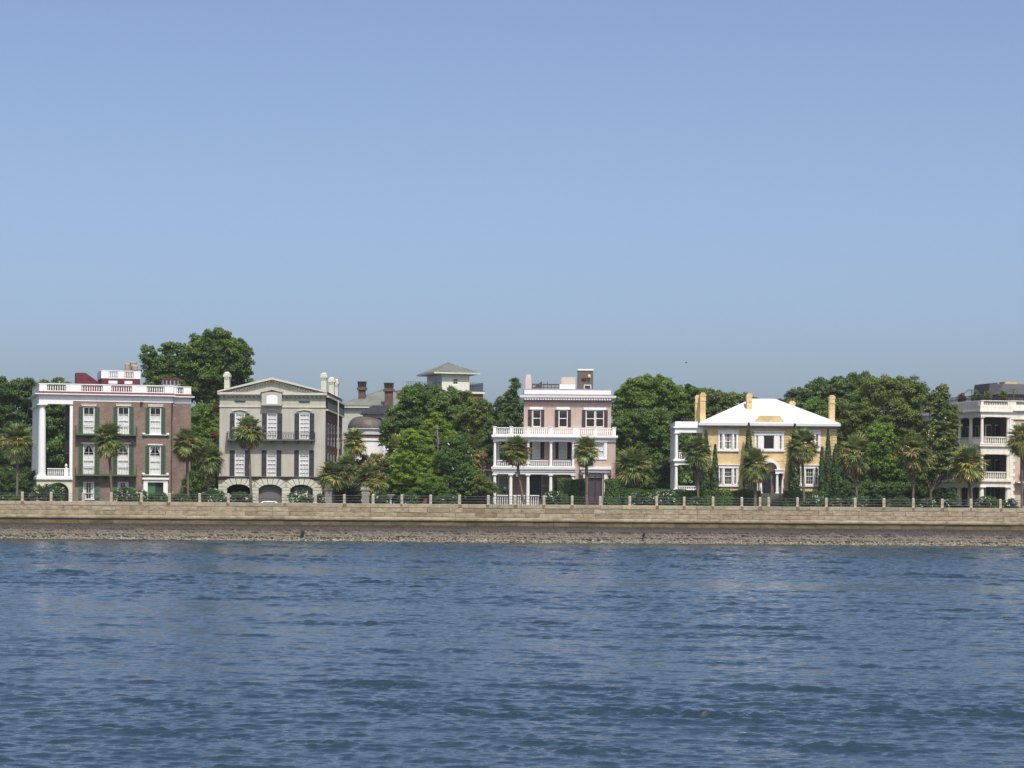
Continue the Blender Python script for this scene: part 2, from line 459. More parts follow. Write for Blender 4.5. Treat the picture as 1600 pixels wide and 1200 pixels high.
# common materials
mat('white_paint', (.73, .73, .72), rough=.5, var=.03, scale=.8, streak=.08)
mat('cream_paint', (.66, .62, .52), rough=.6, var=.07, scale=.9)
mat('curtain', (.66, .66, .64), rough=.9, var=.06, scale=2)
mat('black_iron', (.02, .022, .024), rough=.45, var=.2, scale=4)
mat('slate', (.075, .075, .085), rough=.7, var=.2, scale=3, bump=.3)
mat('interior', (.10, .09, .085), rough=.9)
# ================================================================== the sea wall, water and ground
rng = np.random.default_rng(7); random.seed(11)

def water():
    cols = 800                                       # finer ripples are only needed close by
    y = [24.0]
    while y[-1] < 319.4: y.append(y[-1] + min(.19, y[-1] * .0014))
    y = np.array(y); y *= 319.6 / y[-1]; rows = len(y)
    half = 0.25 * y + 19
    s = np.linspace(-1, 1, cols)
    X = half[:, None] * (.58 * s + .42 * s ** 3)[None, :]; Y = np.repeat(y[:, None], cols, 1)
    r = np.random.default_rng(3)
    dx = np.zeros_like(X); dy = np.zeros_like(X); dz = np.zeros_like(X)
    gust = np.ones_like(X)
    for i in range(9):
        k = 2 * math.pi / r.uniform(14, 60); a = r.uniform(0, math.pi)
        gust += .16 * np.sin(k * (X * math.cos(a) * .6 + Y * math.sin(a)) + r.uniform(0, 6.28))
    gust = np.clip(gust, .5, 1.5)
    pk = np.zeros_like(X)                             # scattered packets of steeper wavelets
    for i in range(16):
        k = 2 * math.pi / r.uniform(1.8, 9); a = math.radians(90) + r.normal(0, .55)
        pk += np.sin(k * (X * math.cos(a) * .8 + Y * math.sin(a)) + r.uniform(0, 6.28))
    pk = (.74 + .8 * np.clip(pk / 2.83 - .75, 0, 1.8)) * (1 + .6 * np.clip((Y - 110) / 120, 0, 1))   # choppier out towards the wall
    dyr = np.gradient(y)[:, None]
    n = 92
    for i in range(n):
        lam = .2 * (6.0 / .2) ** ((i + r.uniform(0, 1)) / n)
        th = math.radians(-97) + r.normal(0, .46 if lam < 1.3 else .32)
        k = 2 * math.pi / lam
        A = .0066 * lam ** .8 / (1 + (lam / 1.5) ** 1.4)
        fade = np.clip(lam / (2.6 * dyr) - .4, 0, 1)  # leave waves out where the rows are too coarse for them
        ph = k * (X * math.cos(th) + Y * math.sin(th)) + r.uniform(0, 6.28)
        sn, cs = np.sin(ph), np.cos(ph)
        g = gust * pk if lam < 3.2 else 1.0
        dz += A * cs * fade * g
        q = .75 * A * fade * g
        dx -= q * math.cos(th) * sn; dy -= q * math.sin(th) * sn
    edge = np.clip((1 - np.abs(s)) / .03, 0, 1)[None, :] * np.clip((319.6 - y) / 2.0, 0.25, 1)[:, None] * np.clip((y - 24) / 2, 0, 1)[:, None]
    V = np.stack([X + dx * edge, Y + dy * edge, dz * edge], -1).reshape(-1, 3)
    # far sheets left, right and in front of the rippled water, in the same object
    me = grid_mesh('water', V, rows, cols)
    h0, h1 = half[0], half[-1]; y0, y1 = y[0], y[-1]
    import bmesh
    ex = bpy.data.meshes.new('tmp')
    ex.from_pydata([(-h0, y0, 0), (-h1, y1, 0), (-3000, y1, 0), (-3000, y0, 0), (h0, y0, 0), (3000, y0, 0), (3000, y1, 0), (h1, y1, 0),
                    (-3000, -3000, 0), (3000, -3000, 0), (3000, y0, 0), (-3000, y0, 0)], [], [(0, 1, 2, 3), (4, 5, 6, 7), (8, 9, 10, 11)])
    bm = bmesh.new(); bm.from_mesh(me); bm.from_mesh(ex); bm.to_mesh(me); bm.free(); bpy.data.meshes.remove(ex)
    m = bpy.data.materials.new('harbour_water'); m.use_nodes = True
    nn, l = m.node_tree.nodes, m.node_tree.links
    p = nn["Principled BSDF"]
    p.inputs["Base Color"].default_value = (.016, .033, .048, 1)
    p.inputs["Roughness"].default_value = .06; p.inputs["Specular IOR Level"].default_value = .65; p.inputs["IOR"].default_value = 1.333
    tc = nn.new("ShaderNodeTexCoord")
    last = None
    for sc, st, asp, dist in ((2.6, .8, .42, .055), (5.5, .8, .5, .022), (13, .6, .6, .006)):
        mp = nn.new("ShaderNodeMapping"); mp.inputs["Scale"].default_value = (asp, 1, 1); l.new(tc.outputs["Object"], mp.inputs[0])
        no = nn.new("ShaderNodeTexNoise"); no.inputs["Scale"].default_value = sc; no.inputs["Detail"].default_value = 5; no.inputs["Roughness"].default_value = .6
        l.new(mp.outputs[0], no.inputs["Vector"])
        b = nn.new("ShaderNodeBump"); b.inputs["Strength"].default_value = st; b.inputs["Distance"].default_value = dist
        l.new(no.outputs["Fac"], b.inputs["Height"])
        if last: l.new(last.outputs[0], b.inputs["Normal"])
        last = b
    l.new(last.outputs[0], p.inputs["Normal"])
    tag(link('water', me, m), kind='structure')
water()

def setting():
    gm = mat('lawn', (.07, .095, .035), rough=.95, var=.25, scale=.3, bump=.5, bscale=5)
    tag(MB().quad((-6000, WY + .6, GZ), (6000, WY + .6, GZ), (6000, 6000, GZ), (-6000, 6000, GZ)).build('ground', gm), kind='structure')
    am = mat('asphalt', (.055, .055, .055), rough=.9, var=.15, scale=2, bump=.3, bscale=30)
    tag(MB().quad((-200, 324.6, GZ + .004), (200, 324.6, GZ + .004), (200, 333.6, GZ + .004), (-200, 333.6, GZ + .004)).build('street', am), kind='structure')
    lm = mat('road_paint', (.55, .52, .42), rough=.8)
    b = MB()
    for i in range(-40, 41): b.box(i * 5 - 1, i * 5 + 1, 329.0, 329.12, GZ + .005, GZ + .009)
    tag(b.build('road_marking', lm), kind='structure')
    pm = mat('flagstone', (.30, .28, .23), rough=.9, var=.15, scale=2, bump=.3)
    tag(MB().box(-200, 200, WY + .92, 324.5, GZ - .2, WALL_TOP - .06).build('promenade', pm), kind='structure')
    tag(MB().box(-200, 200, 333.7, 335.4, GZ - .2, GZ + .13).build('pavement', pm), kind='structure')
setting()

POSTS = [-55, -10, 35, 80, 130, 174, 221, 265, 312, 357, 402, 446, 493, 538, 583, 628, 673, 718, 763, 805, 850, 894, 938, 984, 1026, 1069, 1114, 1159,
         1187.5, 1201, 1246, 1291, 1336, 1381, 1427, 1472, 1517, 1563, 1607, 1652]
PX = [at(p, 783, WY + .45).x for p in POSTS]

def sea_wall():
    W = empty('sea_wall', (0, WY, 0), 'long sea wall of tan coursed stone with oyster crusted foot standing in the harbour', 'sea wall')
    tan = [(.23, .185, .12), (.285, .24, .165), (.325, .275, .19), (.29, .235, .16), (.38, .33, .23), (.25, .205, .14)]
    grey = [(.25, .215, .16), (.33, .29, .21), (.30, .255, .185), (.37, .325, .23)]
    mt = island_mat('tan_stone', tan, scale=2.2, dirt=(.52, .48, .43), bump=.9, bscale=4); mg = island_mat('coping_stone', grey, scale=1.8, dirt=(.66, .62, .57), bump=.7)
    md = island_mat('algae_stone', [(.085, .075, .035), (.125, .105, .055), (.16, .125, .07), (.105, .09, .045)], scale=1.5)
    mort = mat('mortar', (.15, .125, .09), rough=.95, var=.2)
    L = 92
    def blocks(name, z0, z1, y, m, lmin, lmax, jit, depth=.9, gap=.010, round_=False):
        mb = MB(); x = -L + random.uniform(-1, 0)
        while x < L:
            w_ = random.uniform(lmin, lmax); f = y - random.uniform(0, jit)
            a, b = x + gap, x + w_ - gap; d = random.uniform(0, .03)
            if round_:
                zc = [(0, .10), (.2, .02), (.5, 0), (.8, .02), (1, .09)]
                vs = []; n = len(zc)
                for xx in (a, b):
                    for t, k in zc: vs.append((xx, f + k, z0 + gap + (z1 - z0 - 2 * gap) * t))
                    vs += [(xx, y + depth, z1 - gap), (xx, y + depth, z0 + gap)]
                n += 2
                mb.add(vs, [tuple(range(n)), tuple(range(2 * n - 1, n - 1, -1))] + [(i, i + n, (i + 1) % n + n, (i + 1) % n) for i in range(n)])
            else:
                # a dressed face with chamfered, slightly uneven edges
                e = .035; j = lambda: random.uniform(-.012, .012)
                A, B, C, D = a, b, z0 + gap, z1 - gap - (d if random.random() < .5 else 0)
                vs = [(A + e + j(), f, C + e), (B - e, f + j(), C + e + j()), (B - e + j(), f, D - e), (A + e, f + j(), D - e + j()),
                      (A, f + e, C), (B, f + e, C), (B, f + e, D), (A, f + e, D), (A, y + depth, C), (B, y + depth, C), (B, y + depth, D), (A, y + depth, D)]
                mb.add(vs, [(0, 1, 2, 3), (0, 4, 5, 1), (1, 5, 6, 2), (2, 6, 7, 3), (3, 7, 4, 0), (4, 8, 9, 5), (5, 9, 10, 6), (6, 10, 11, 7), (7, 11, 8, 4), (8, 11, 10, 9)])
            x += w_
        return mb.build(name, m, W, loc=(0, -WY, 0))
    blocks('coping', 4.40, WALL_TOP, WY - .03, mg, 2.6, 5.2, .02)
    blocks('stone_course', 3.78, 4.40, WY, mt, 1.1, 3.6, .05)
    blocks('stone_course', 3.20, 3.78, WY - .02, mt, 1.2, 3.8, .06)
    blocks('ledge', 2.68, 3.20, WY - .20, mt, 1.6, 4.2, .05, 1.1, round_=True)
    blocks('stone_course', 2.04, 2.68, WY - .02, md, 1.3, 3.4, .03)
    MB().box(-L, L, WY + .05, WY + .85, 1.0, 4.9).build('mortar', mort, W, loc=(0, -WY, 0))
    # run-off stains under the railing posts
    st = mat('rust_stain', (.19, .14, .10), rough=.9, var=.25, scale=5); mb = MB()
    for x in PX:
        w_ = random.uniform(.14, .30); b0 = random.uniform(4.405, 4.5); f = WY - .058; n = 6
        if random.random() < .3: continue
        xs = x + random.uniform(-.1, .1)
        top = [(xs - w_ * random.uniform(.6, 1), f, 4.915), (xs + w_ * random.uniform(.6, 1), f, 4.915)]
        bot = [(xs + w_ - 2 * w_ * i / n, f, b0 + random.uniform(0, .16)) for i in range(n + 1)]
        mb.add(top + bot, [tuple(range(len(top) + len(bot)))])
    mb.build('rust_stain', st, W, loc=(0, -WY, 0))
    # sloping foot: wet purple brick on top, oyster clumps below
    nx, nz = 2300, 40
    xs = np.linspace(-L, L, nx); t = np.linspace(0, 1, nz)
    X, T = np.meshgrid(xs, t)
    Zt = 2.06 - 2.35 * T
    Yt = WY - .06 - 2.3 * np.clip(T - .12, 0, 1) ** 1.15
    r = np.random.default_rng(5)
    def vnoise(X, T, sx, st):
        gx, gt = X / sx, T / st
        ix, it = np.floor(gx).astype(int), np.floor(gt).astype(int)
        tab = r.random((257, 257))
        fx, ft = gx - ix, gt - it; fx = fx * fx * (3 - 2 * fx); ft = ft * ft * (3 - 2 * ft)
        h = lambda a, b: tab[a % 257, b % 257]
        return (h(ix, it) * (1 - fx) + h(ix + 1, it) * fx) * (1 - ft) + (h(ix, it + 1) * (1 - fx) + h(ix + 1, it + 1) * fx) * ft
    amp = np.clip((T - .10) / .25, .06, 1) * (1 + 1.2 * np.clip((T - .55) / .2, 0, 1))
    nse = vnoise(X, T, .28, .055) - .5 + .8 * (vnoise(X, T, .12, .03) - .5) + .9 * (vnoise(X, T, 2.2, .16) - .5)
    step = .16 * ((T * 7) % 1.0)                       # broken courses of the old footing
    Y2 = Yt - amp * nse * .22 - step * amp * .7; Z2 = Zt + amp * nse * .13
    me = grid_mesh('oyster_footing', np.stack([X, Y2 - WY, Z2], -1).reshape(-1, 3), nz, nx, smooth=False)
    m = bpy.data.materials.new('oyster_footing'); m.use_nodes = True
    n, l = m.node_tree.nodes, m.node_tree.links; p = n["Principled BSDF"]; p.inputs["Roughness"].default_value = .8; p.inputs["Specular IOR Level"].default_value = .25
    tc = n.new("ShaderNodeTexCoord"); sp = n.new("ShaderNodeSeparateXYZ"); l.new(tc.outputs["Object"], sp.inputs[0])
    no = n.new("ShaderNodeTexNoise"); no.inputs["Scale"].default_value = .8; no.inputs["Detail"].default_value = 6; no.inputs["Roughness"].default_value = .7
    l.new(tc.outputs["Object"], no.inputs["Vector"])
    a = n.new("ShaderNodeMath"); a.operation = 'MULTIPLY_ADD'; a.inputs[1].default_value = 1.25; l.new(no.outputs["Fac"], a.inputs[0]); l.new(sp.outputs[2], a.inputs[2])
    mr = n.new("ShaderNodeMapRange"); mr.inputs[1].default_value = .25; mr.inputs[2].default_value = 2.45; l.new(a.outputs[0], mr.inputs[0])
    cr = n.new("ShaderNodeValToRGB"); e = cr.color_ramp.elements
    e[0].position, e[1].position = 0, 1; e[0].color = (.10, .088, .064, 1); e[1].color = (.065, .055, .05, 1)
    for pos, c in ((.09, (.20, .18, .135)), (.20, (.30, .28, .215)), (.34, (.17, .155, .125)), (.5, (.145, .128, .108)), (.68, (.13, .113, .10)), (.80, (.062, .052, .047)), (.92, (.055, .046, .042))):
        k = e.new(pos); k.color = (*c, 1)
    l.new(mr.outputs[0], cr.inputs[0])
    v = n.new("ShaderNodeTexVoronoi"); v.inputs["Scale"].default_value = 8.5; l.new(tc.outputs["Object"], v.inputs["Vector"])
    c2 = n.new("ShaderNodeValToRGB"); c2.color_ramp.elements[0].color = (.5, .48, .45, 1); c2.color_ramp.elements[1].color = (1.35, 1.33, 1.28, 1)
    sx = n.new("ShaderNodeSeparateColor"); l.new(v.outputs["Color"], sx.inputs[0]); l.new(sx.outputs[0], c2.inputs[0])
    mx = n.new("ShaderNodeMix"); mx.data_type = 'RGBA'; mx.blend_type = 'MULTIPLY'; mx.inputs[0].default_value = .8
    l.new(cr.outputs[0], mx.inputs[6]); l.new(c2.outputs[0], mx.inputs[7]); l.new(mx.outputs[2], p.inputs["Base Color"])
    b = n.new("ShaderNodeBump"); b.inputs["Strength"].default_value = .9; b.inputs["Distance"].default_value = .08
    l.new(v.outputs["Distance"], b.inputs["Height"]); l.new(b.outputs[0], p.inputs["Normal"])
    link('oyster_footing', me, m, W)
    # loose shell and stone clumps along the water line
    V = []
    for i in range(5200):
        x = r.uniform(-70, 70); t_ = r.beta(2.2, 1.6); z = .42 - .55 * t_; y = -1.75 - 1.1 * t_ + r.uniform(-.1, .2); s_ = r.uniform(.035, .15)
        c = np.array([x, y, z])
        P6 = np.array([[1, 0, 0], [-1, 0, 0], [0, 1, 0], [0, -1, 0], [0, 0, 1], [0, 0, -1]]) * s_ * r.uniform(.5, 1.2, (6, 1)) * np.array([1.3, 1, .8]) + r.normal(0, s_ * .15, (6, 3))
        for tri in ((0, 2, 4), (2, 1, 4), (1, 3, 4), (3, 0, 4), (2, 0, 5), (1, 2, 5), (3, 1, 5), (0, 3, 5)): V.append(c + P6[list(tri)])
    link('shell_rubble', np_mesh('shell_rubble', np.concatenate(V), 3), island_mat('shell', [(.17, .15, .11), (.27, .25, .19), (.36, .34, .27), (.12, .105, .08)], bump=.3), W)
    pm = mat('pipe_iron', (.03, .028, .026), rough=.8)
    for px, py, pr in ((472, 832, .24), (1007, 834, .16)):
        q = at(px, py, WY - 1.9)
        mb = MB(); c = q
        prof = []
        n = 14
        o_ = [(c.x + pr * math.cos(2 * math.pi * i / n), c.z + pr * math.sin(2 * math.pi * i / n)) for i in range(n)]
        mb.prism(o_, WY - 1.85, WY - .3)
        mb.build('drain_pipe', pm, W, loc=(0, -WY, 0))
sea_wall()

def railing():
    r = empty('promenade_railing', (0, WY + .45, WALL_TOP), 'low railing of square stone posts and thin bars along the top of the sea wall', 'railing')
    pm = island_mat('post_stone', [(.33, .31, .25), (.40, .37, .295), (.36, .33, .26), (.44, .41, .33)], scale=2.5, dirt=(.7, .66, .6))
    for i, x in enumerate(PX):
        w_ = random.uniform(.155, .18); h = 1.17 + random.uniform(-.03, .03)
        mb = MB().box(-w_, w_, -w_, w_, -.02, h - .09); mb.taper(0, 0, h - .09, h, w_, w_, w_ * .72, w_ * .72)
        mb.build('stone_post', pm, r, loc=(x, 0, 0))
    im = mat('galvanised_bar', (.16, .17, .18), rough=.5, var=.2, scale=3, metal=.5)
    for z in (.30, .66, 1.0):
        mb = MB()
        for a, b in zip(PX[:-1], PX[1:]):
            n = 4
            mb.tube([(a + (b - a) * k / n, 0, z - .02 * math.sin(math.pi * k / n)) for k in range(n + 1)], .028, 6)
        mb.build('rail', im, r)
railing()
# ================================================================== the brick house with the white colonnade
def brick_house():
    H = House('brick_house', 'brown brick house with green shutters and a tall white column porch on its left', 'house', 113, 345, 14, (30, 560, 5))
    bm_ = brick_mat('brown_brick', alb(150, 128, 116), alb(124, 103, 94), (.24, .20, .17), patch=.70)
    wp = MATS['white_paint']; red = mat('oxide_red', (.125, .026, .034), rough=.6, var=.15, scale=1.2)
    gs = mat('green_shutter', (.025, .055, .030), rough=.5, var=.15); gf = mat('green_iron_and_sunlit_frame', (.055, .11, .058), rough=.5, var=.12)
    D = 18.0; u1 = H.u(1195); zt = H.z(800, 341)
    uw = H.u(1340, 1.8)
    W3 = [(500, 380, 588, 590), (770, 380, 858, 590), (1020, 383, 1108, 592)]
    W2 = [(500, 672, 587, 908), (768, 672, 856, 908), (1018, 683, 1106, 908)]
    W1 = [(500, 965, 585, 1100), (768, 965, 854, 1100)]
    o3 = [H.R(*r) for r in W3]; o2 = [H.R(*r) for r in W2]; o1 = [H.R(*r) for r in W1]
    door = H.R(1003, 968, 1125, 1120); door = (door[0], 0.05, door[2], door[3])
    mb = MB(); facade(mb, 0, u1, 0, zt, o3 + o2 + o1 + [door], 0)
    shell(mb, 0, u1, 0, D, 0, zt, right=True)
    H.part('wall', mb, bm_)
    mb = MB(); shell(mb, u1 + .003, uw, 1.8, 13, 0, zt - .02, front=True, left=False); H.part('wing_wall', mb, brick_mat('worn_brick', alb(144, 124, 114), alb(122, 102, 95), (.26, .22, .19), patch=.57))
    # dark inside floors
    mb = MB()
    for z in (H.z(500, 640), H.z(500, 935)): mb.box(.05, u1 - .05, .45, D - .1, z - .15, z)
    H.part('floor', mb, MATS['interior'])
    for i, r in enumerate(o3):
        window(H, r, 0, 2, 4, curtain='low'); 
        lz = MB(); lz.box(r[0] - .25, r[2] + .25, -.14, -.002, r[3] + .12, r[3] + .34); lz.box(r[0] - .32, r[2] + .32, -.2, -.002, r[3] + .345, r[3] + .42); H.part('lintel', lz, MATS['cream_paint'])
    for r in o2:
        window(H, r, 0, 2, 4, curtain='drape')
        lz = MB(); lz.box(r[0] - .25, r[2] + .25, -.12, -.002, r[3] + .08, r[3] + .26); H.part('lintel', lz, MATS['cream_paint'])
    for r in o1: window(H, r, 0, 2, 3, curtain='sides')
    for r in ((462, 380, 497, 590), (591, 380, 628, 590), (733, 380, 767, 590), (861, 380, 895, 590), (985, 383, 1018, 592), (1110, 383, 1142, 592),
              (462, 676, 497, 908), (590, 676, 628, 908), (731, 676, 766, 908), (858, 676, 895, 908), (984, 683, 1016, 908), (1108, 683, 1142, 908)):
        shutter(H, H.R(*r), 0, gs, gf, 4)  # lighter frame green paints in the sun caught on stiles and rails
    for r in ((464, 965, 498, 1100), (588, 965, 627, 1100), (735, 965, 766, 1100), (857, 965, 892, 1100)):
        shutter(H, H.R(*r), 0, mat('faded_green', (.05, .12, .065), rough=.6, var=.2), None, 2)
    # green iron balconies
    for y0, y1, yt in ((592, 604, 528), (908, 920, 848)):
        a, b = H.u(440), H.u(918); zs0, zs1, zr = H.z(680, y1), H.z(680, y0), H.z(680, yt)
        s_ = MB().box(a, b, -1.05, -.002, zs0, zs1)
        for k in range(7):
            c = a + .3 + (b - a - .6) * k / 6
            s_.add([(c - .05, -.003, zs0 - .002), (c + .05, -.003, zs0 - .002), (c + .05, -.9, zs0 - .002), (c - .05, -.9, zs0 - .002), (c - .05, -.003, zs0 - .55), (c + .05, -.003, zs0 - .55)],
                   [(0, 1, 2, 3), (0, 4, 5, 1), (2, 5, 4, 3), (0, 3, 4), (1, 5, 2)])
        bo = H.part('balcony', s_, gf)
        q = MB(); iron_rail(q, (a + .04, -1.0), (b - .04, -1.0), zs1, zr, .34, .013); iron_rail(q, (a + .04, -.98), (a + .04, -.05), zs1, zr, .34, .013); iron_rail(q, (b - .04, -.98), (b - .04, -.05), zs1, zr, .34, .013)
        H.part('iron_railing', q, gf, bo)
    # small sill ledges with white scroll ends right of the balconies
    for y in (596, 909):
        a, b = H.u(972), H.u(1160); z = H.z(1065, y)
        q = MB().box(a, b, -.3, -.002, z - .08, z)
        for c in (a, b):
            q.lathe([(0, z - .16), (.17, z - .1), (.24, z + .06), (.17, z + .22), (0, z + .27)], c, -.2, 10)
        H.part('sill_ledge', q, wp)
    # front door
    sur = MB(); a, b = H.u(972), H.u(1163); zt_ = H.z(1065, 932)
    sur.box(a, door[0], -.22, -.002, 0, door[3]); sur.box(door[2], b, -.22, -.002, 0, door[3]); sur.box(a, b, -.24, -.002, door[3] + .003, zt_ - .28); sur.box(a - .15, b + .15, -.42, -.002, zt_ - .275, zt_)
    ds = H.part('door_surround', sur, wp)
    um = (door[0] + door[2]) / 2
    d1 = MB().box(door[0], um, .14, .2, 0, door[3])
    for k in range(3): d1.box(door[0] + .15, um - .12, .11, .139, .3 + k * .9, 1.0 + k * .9)
    H.part('door', d1, mat('door_green', (.06, .16, .07), rough=.4, var=.1))
    H.part('door', MB().box(um + .01, door[2], .2, .26, 0, door[3]), mat('door_dark', (.03, .035, .035), rough=.4))
    # entablature, cornice and balustrade around house and porch
    ul = H.u(152); z0, z1 = H.z(800, 340), H.z(800, 291); zp0 = H.z(280, 356)
    e = MB()
    e.box(ul, -.003, -.06, .55, zp0, z1); e.box(0, u1 + .06, -.06, .3, z0, z1)
    e.box(ul, ul + .6, .553, D, zp0, z1)
    e.box(u1 + .063, uw + .05, 1.72, 2.1, z0 + .1, z1); e.box(u1 + .003, u1 + .06, .3, 1.72, z0, z1)
    e.box(ul + .603, -.003, .553, D, zp0 + .75, zp0 + .9)
    H.part('entablature', e, wp)
    zc0, zc1, zc2 = z1 + .003, H.z(800, 283), H.z(800, 266)
    c = MB(); pr = .55
    c.box(ul - pr, u1 + pr * .6, -pr, D + .2, zc0, zc1); c.box(u1 + pr * .6 + .003, uw + .45, 1.8 - pr, 13.2, zc0 - .02, zc1 - .02)
    H.part('cornice', c, wp)
    c = MB()
    for (a, b, v0, v1) in ((ul, u1 + .1, .0, D), (u1 + .103, uw, 1.7, 13)):
        k = .42
        c.add([(a - k, v0 - k, zc1 + .003), (b + k * .6, v0 - k, zc1 + .003), (b + k * .6, v1, zc1 + .003), (a - k, v1, zc1 + .003), (a, v0, zc2), (b, v0, zc2), (b, v1, zc2), (a, v1, zc2)],
              [(0, 3, 2, 1), (0, 1, 5, 4), (1, 2, 6, 5), (2, 3, 7, 6), (3, 0, 4, 7), (4, 5, 6, 7)])
    H.part('roof', c, red)
    zb0, zb1 = zc2 + .003, H.z(750, 205)
    bl = MB(); segs = [(155, 215, 0), (215, 365, 1), (365, 485, 0), (485, 650, 1), (650, 715, 0), (715, 880, 1), (880, 995, 0), (995, 1135, 1), (1135, 1205, 0)]
    for xa, xb, k in segs:
        a, b = H.u(xa), H.u(xb)
        if k: balusters(bl, (a, .25), (b, .25), zb0, zb1 - .1, .3, .055)
        else: bl.box(a, b, .1, .42, zb0, zb1 - .1)
    bl.box(H.u(152), H.u(1207), .06, .46, zb1 - .098, zb1 + .02)
    a, b, c_, d_ = H.u(1207, 1.9), H.u(1226, 1.9), H.u(1280, 1.9), H.u(1340, 1.9)
    bl.box(a, b, 1.85, 2.15, zb0, zb1 - .1); balusters(bl, (b, 2.0), (c_, 2.0), zb0, zb1 - .1, .3, .055); bl.box(c_, d_, 1.85, 2.15, zb0, zb1 - .1); bl.box(a - .02, d_ + .04, 1.8, 2.2, zb1 - .098, zb1 + .0)
    bl.box(ul, ul + .3, .47, 2.2, zb0, zb1 - .1); 
    for k in range(4):
        v0 = 2.2 + k * 4.0
        balusters(bl, (ul + .15, v0), (ul + .15, v0 + 3.0), zb0, zb1 - .1, .3, .055); bl.box(ul, ul + .3, v0 + 3.0, v0 + 4.0, zb0, zb1 - .1)
    bl.box(ul - .04, ul + .34, .47, D, zb1 - .097, zb1 + .02)
    H.part('balustrade', bl, wp)
    # two storey porch
    zf0, zf1 = H.z(250, 946), H.z(250, 925)
    uc = H.u(180); r_ = (H.u(210) - H.u(150)) / 2
    uo = uc - r_ * 1.45
    H.part('porch_floor', MB().box(uo, -.003, -.25, D, zf0, zf1), wp)
    for k in range(6):
        H.part('column', column_mb(uc, .55 + k * 3.3, zf1 + .003, zp0 - .003, r_, 24), wp, smooth=False)
    q = MB(); H.part('pilaster', q.box(-.42, -.004, .1, .6, zf1 + .003, zp0 - .003), wp)
    rl = MB(); z_ = H.z(300, 858); balusters(rl, (uc + r_ * 1.36, .3), (-.45, .3), zf1 + .003, z_, .26, .055)
    ro = H.part('porch_railing', rl, wp)
    for k in range(5):
        rl = MB(); balusters(rl, (uc, .55 + k * 3.3 + r_ * 1.36), (uc, .55 + (k + 1) * 3.3 - r_ * 1.36), zf1 + .003, z_, .26, .055); H.part('porch_railing', rl, wp)
    ux = H.u(370); rl = MB(); rl.box(ux - .24, ux + .24, .12, .48, zf1 + .004, z_ + .06)
    ro = H.part('rail_pier', rl, wp)
    H.part('urn', MB().lathe([(.0, z_ + .06), (.16, z_ + .07), (.07, z_ + .16), (.2, z_ + .3), (.22, z_ + .45), (.1, z_ + .52), (.1, z_ + .6), (0, z_ + .68)], ux, .3, 12), wp, ro)
    bs = MB(); arch_wall(bs, uo + .05, -.003, 0, zf0 - .003, [(H.u(226), H.u(390), H.z(300, 1040), H.z(300, 970))], .0, .5)
    H.part('porch_base', bs, mat('cream_stucco', (.60, .55, .43), rough=.8, var=.08))
    bs = MB(); 
    for k in range(4): bs.box(uo + .05, uo + .4, .52 + k * 4.6, .52 + k * 4.6 + 3.0, 0, zf0 - .003)
    bs.box(uo + .06, uo + .39, .52, D, zf0 - .9, zf0 - .004)
    H.part('porch_side_base', bs, mat('dark_green_stucco', (.23, .24, .15), rough=.9, var=.2))  # side base darker and greener than the cream front
    # side wall windows behind the colonnade
    for zz in (zf1 + .1, zf1 + 5.2):
        for k in range(4):
            v0 = 2 + k * 4
            s_ = MB().box(-.10, -.002, v0, v0 + .6, zz, zz + 3.4); s_.box(-.10, -.002, v0 + 1.9, v0 + 2.5, zz, zz + 3.4); H.part('shutter', s_, gs)
            s_ = MB().box(-.06, -.002, v0 + .602, v0 + 1.898, zz, zz + 3.5); fo = H.part('window', s_, wp)
            H.part('pane', MB().box(-.075, -.062, v0 + .75, v0 + 1.75, zz + .15, zz + 3.35), mat('dark_glass', (.015, .018, .02), rough=.08, spec=.6), fo)
    # roof structures
    v = 6.0
    a, b, c_ = H.u(443, v), H.u(515, v), H.u(615, v); zt_, zb_ = H.z(480, 112, v), zc2
    H.part('stair_hood', MB().prism([(a, zb_), (c_, zb_), (c_, H.z(615, 183, v)), (b, zt_), (a, zt_)], v, v + 3), red)
    v = 4.0; a, b = H.u(640, v), H.u(942, v); za, zb_ = H.z(800, 158, v), H.z(800, 95, v)
    mo = MB(); ops = [(H.u(695, v), za - .75, H.u(765, v), za - .25), (H.u(820, v), za - .75, H.u(882, v), za - .25)]
    facade(mo, a, b, zc2, za, ops, v, .12); shell(mo, a, b, v, v + 7, zc2, za)
    mo_ = H.part('monitor', mo, red)
    for o in ops: H.part('window', MB().box(o[0], o[2], v + .05, v + .1, o[1], o[3]), wp, mo_)
    q = MB(); us_ = [a - .05, H.u(697, v), H.u(768, v), H.u(820, v), H.u(890, v), b + .05]
    for i in range(5):
        if i % 2: balusters(q, (us_[i], v + .1), (us_[i + 1], v + .1), za + .003, zb_ - .1, .24, .05)
        else: q.box(us_[i], us_[i + 1], v - .02, v + .25, za + .003, zb_ - .1)
    q.box(us_[0] - .03, us_[-1] + .03, v - .05, v + .28, zb_ - .098, zb_); q.box(us_[0], us_[0] + .25, v + .29, v + 7, za + .003, zb_)
    q.box(us_[-1] - .25, us_[-1], v + .29, v + 7, za + .003, zb_)
    H.part('roof_balustrade', q, wp, mo_)
    tan = mat('terracotta_tan', (.40, .33, .25), rough=.9, var=.15)
    v = 9.5
    ch = MB().box(H.u(815, v), H.u(930, v), v, v + 1.2, zc2, H.z(870, 92, v)); co = H.part('chimney', ch, bm_)
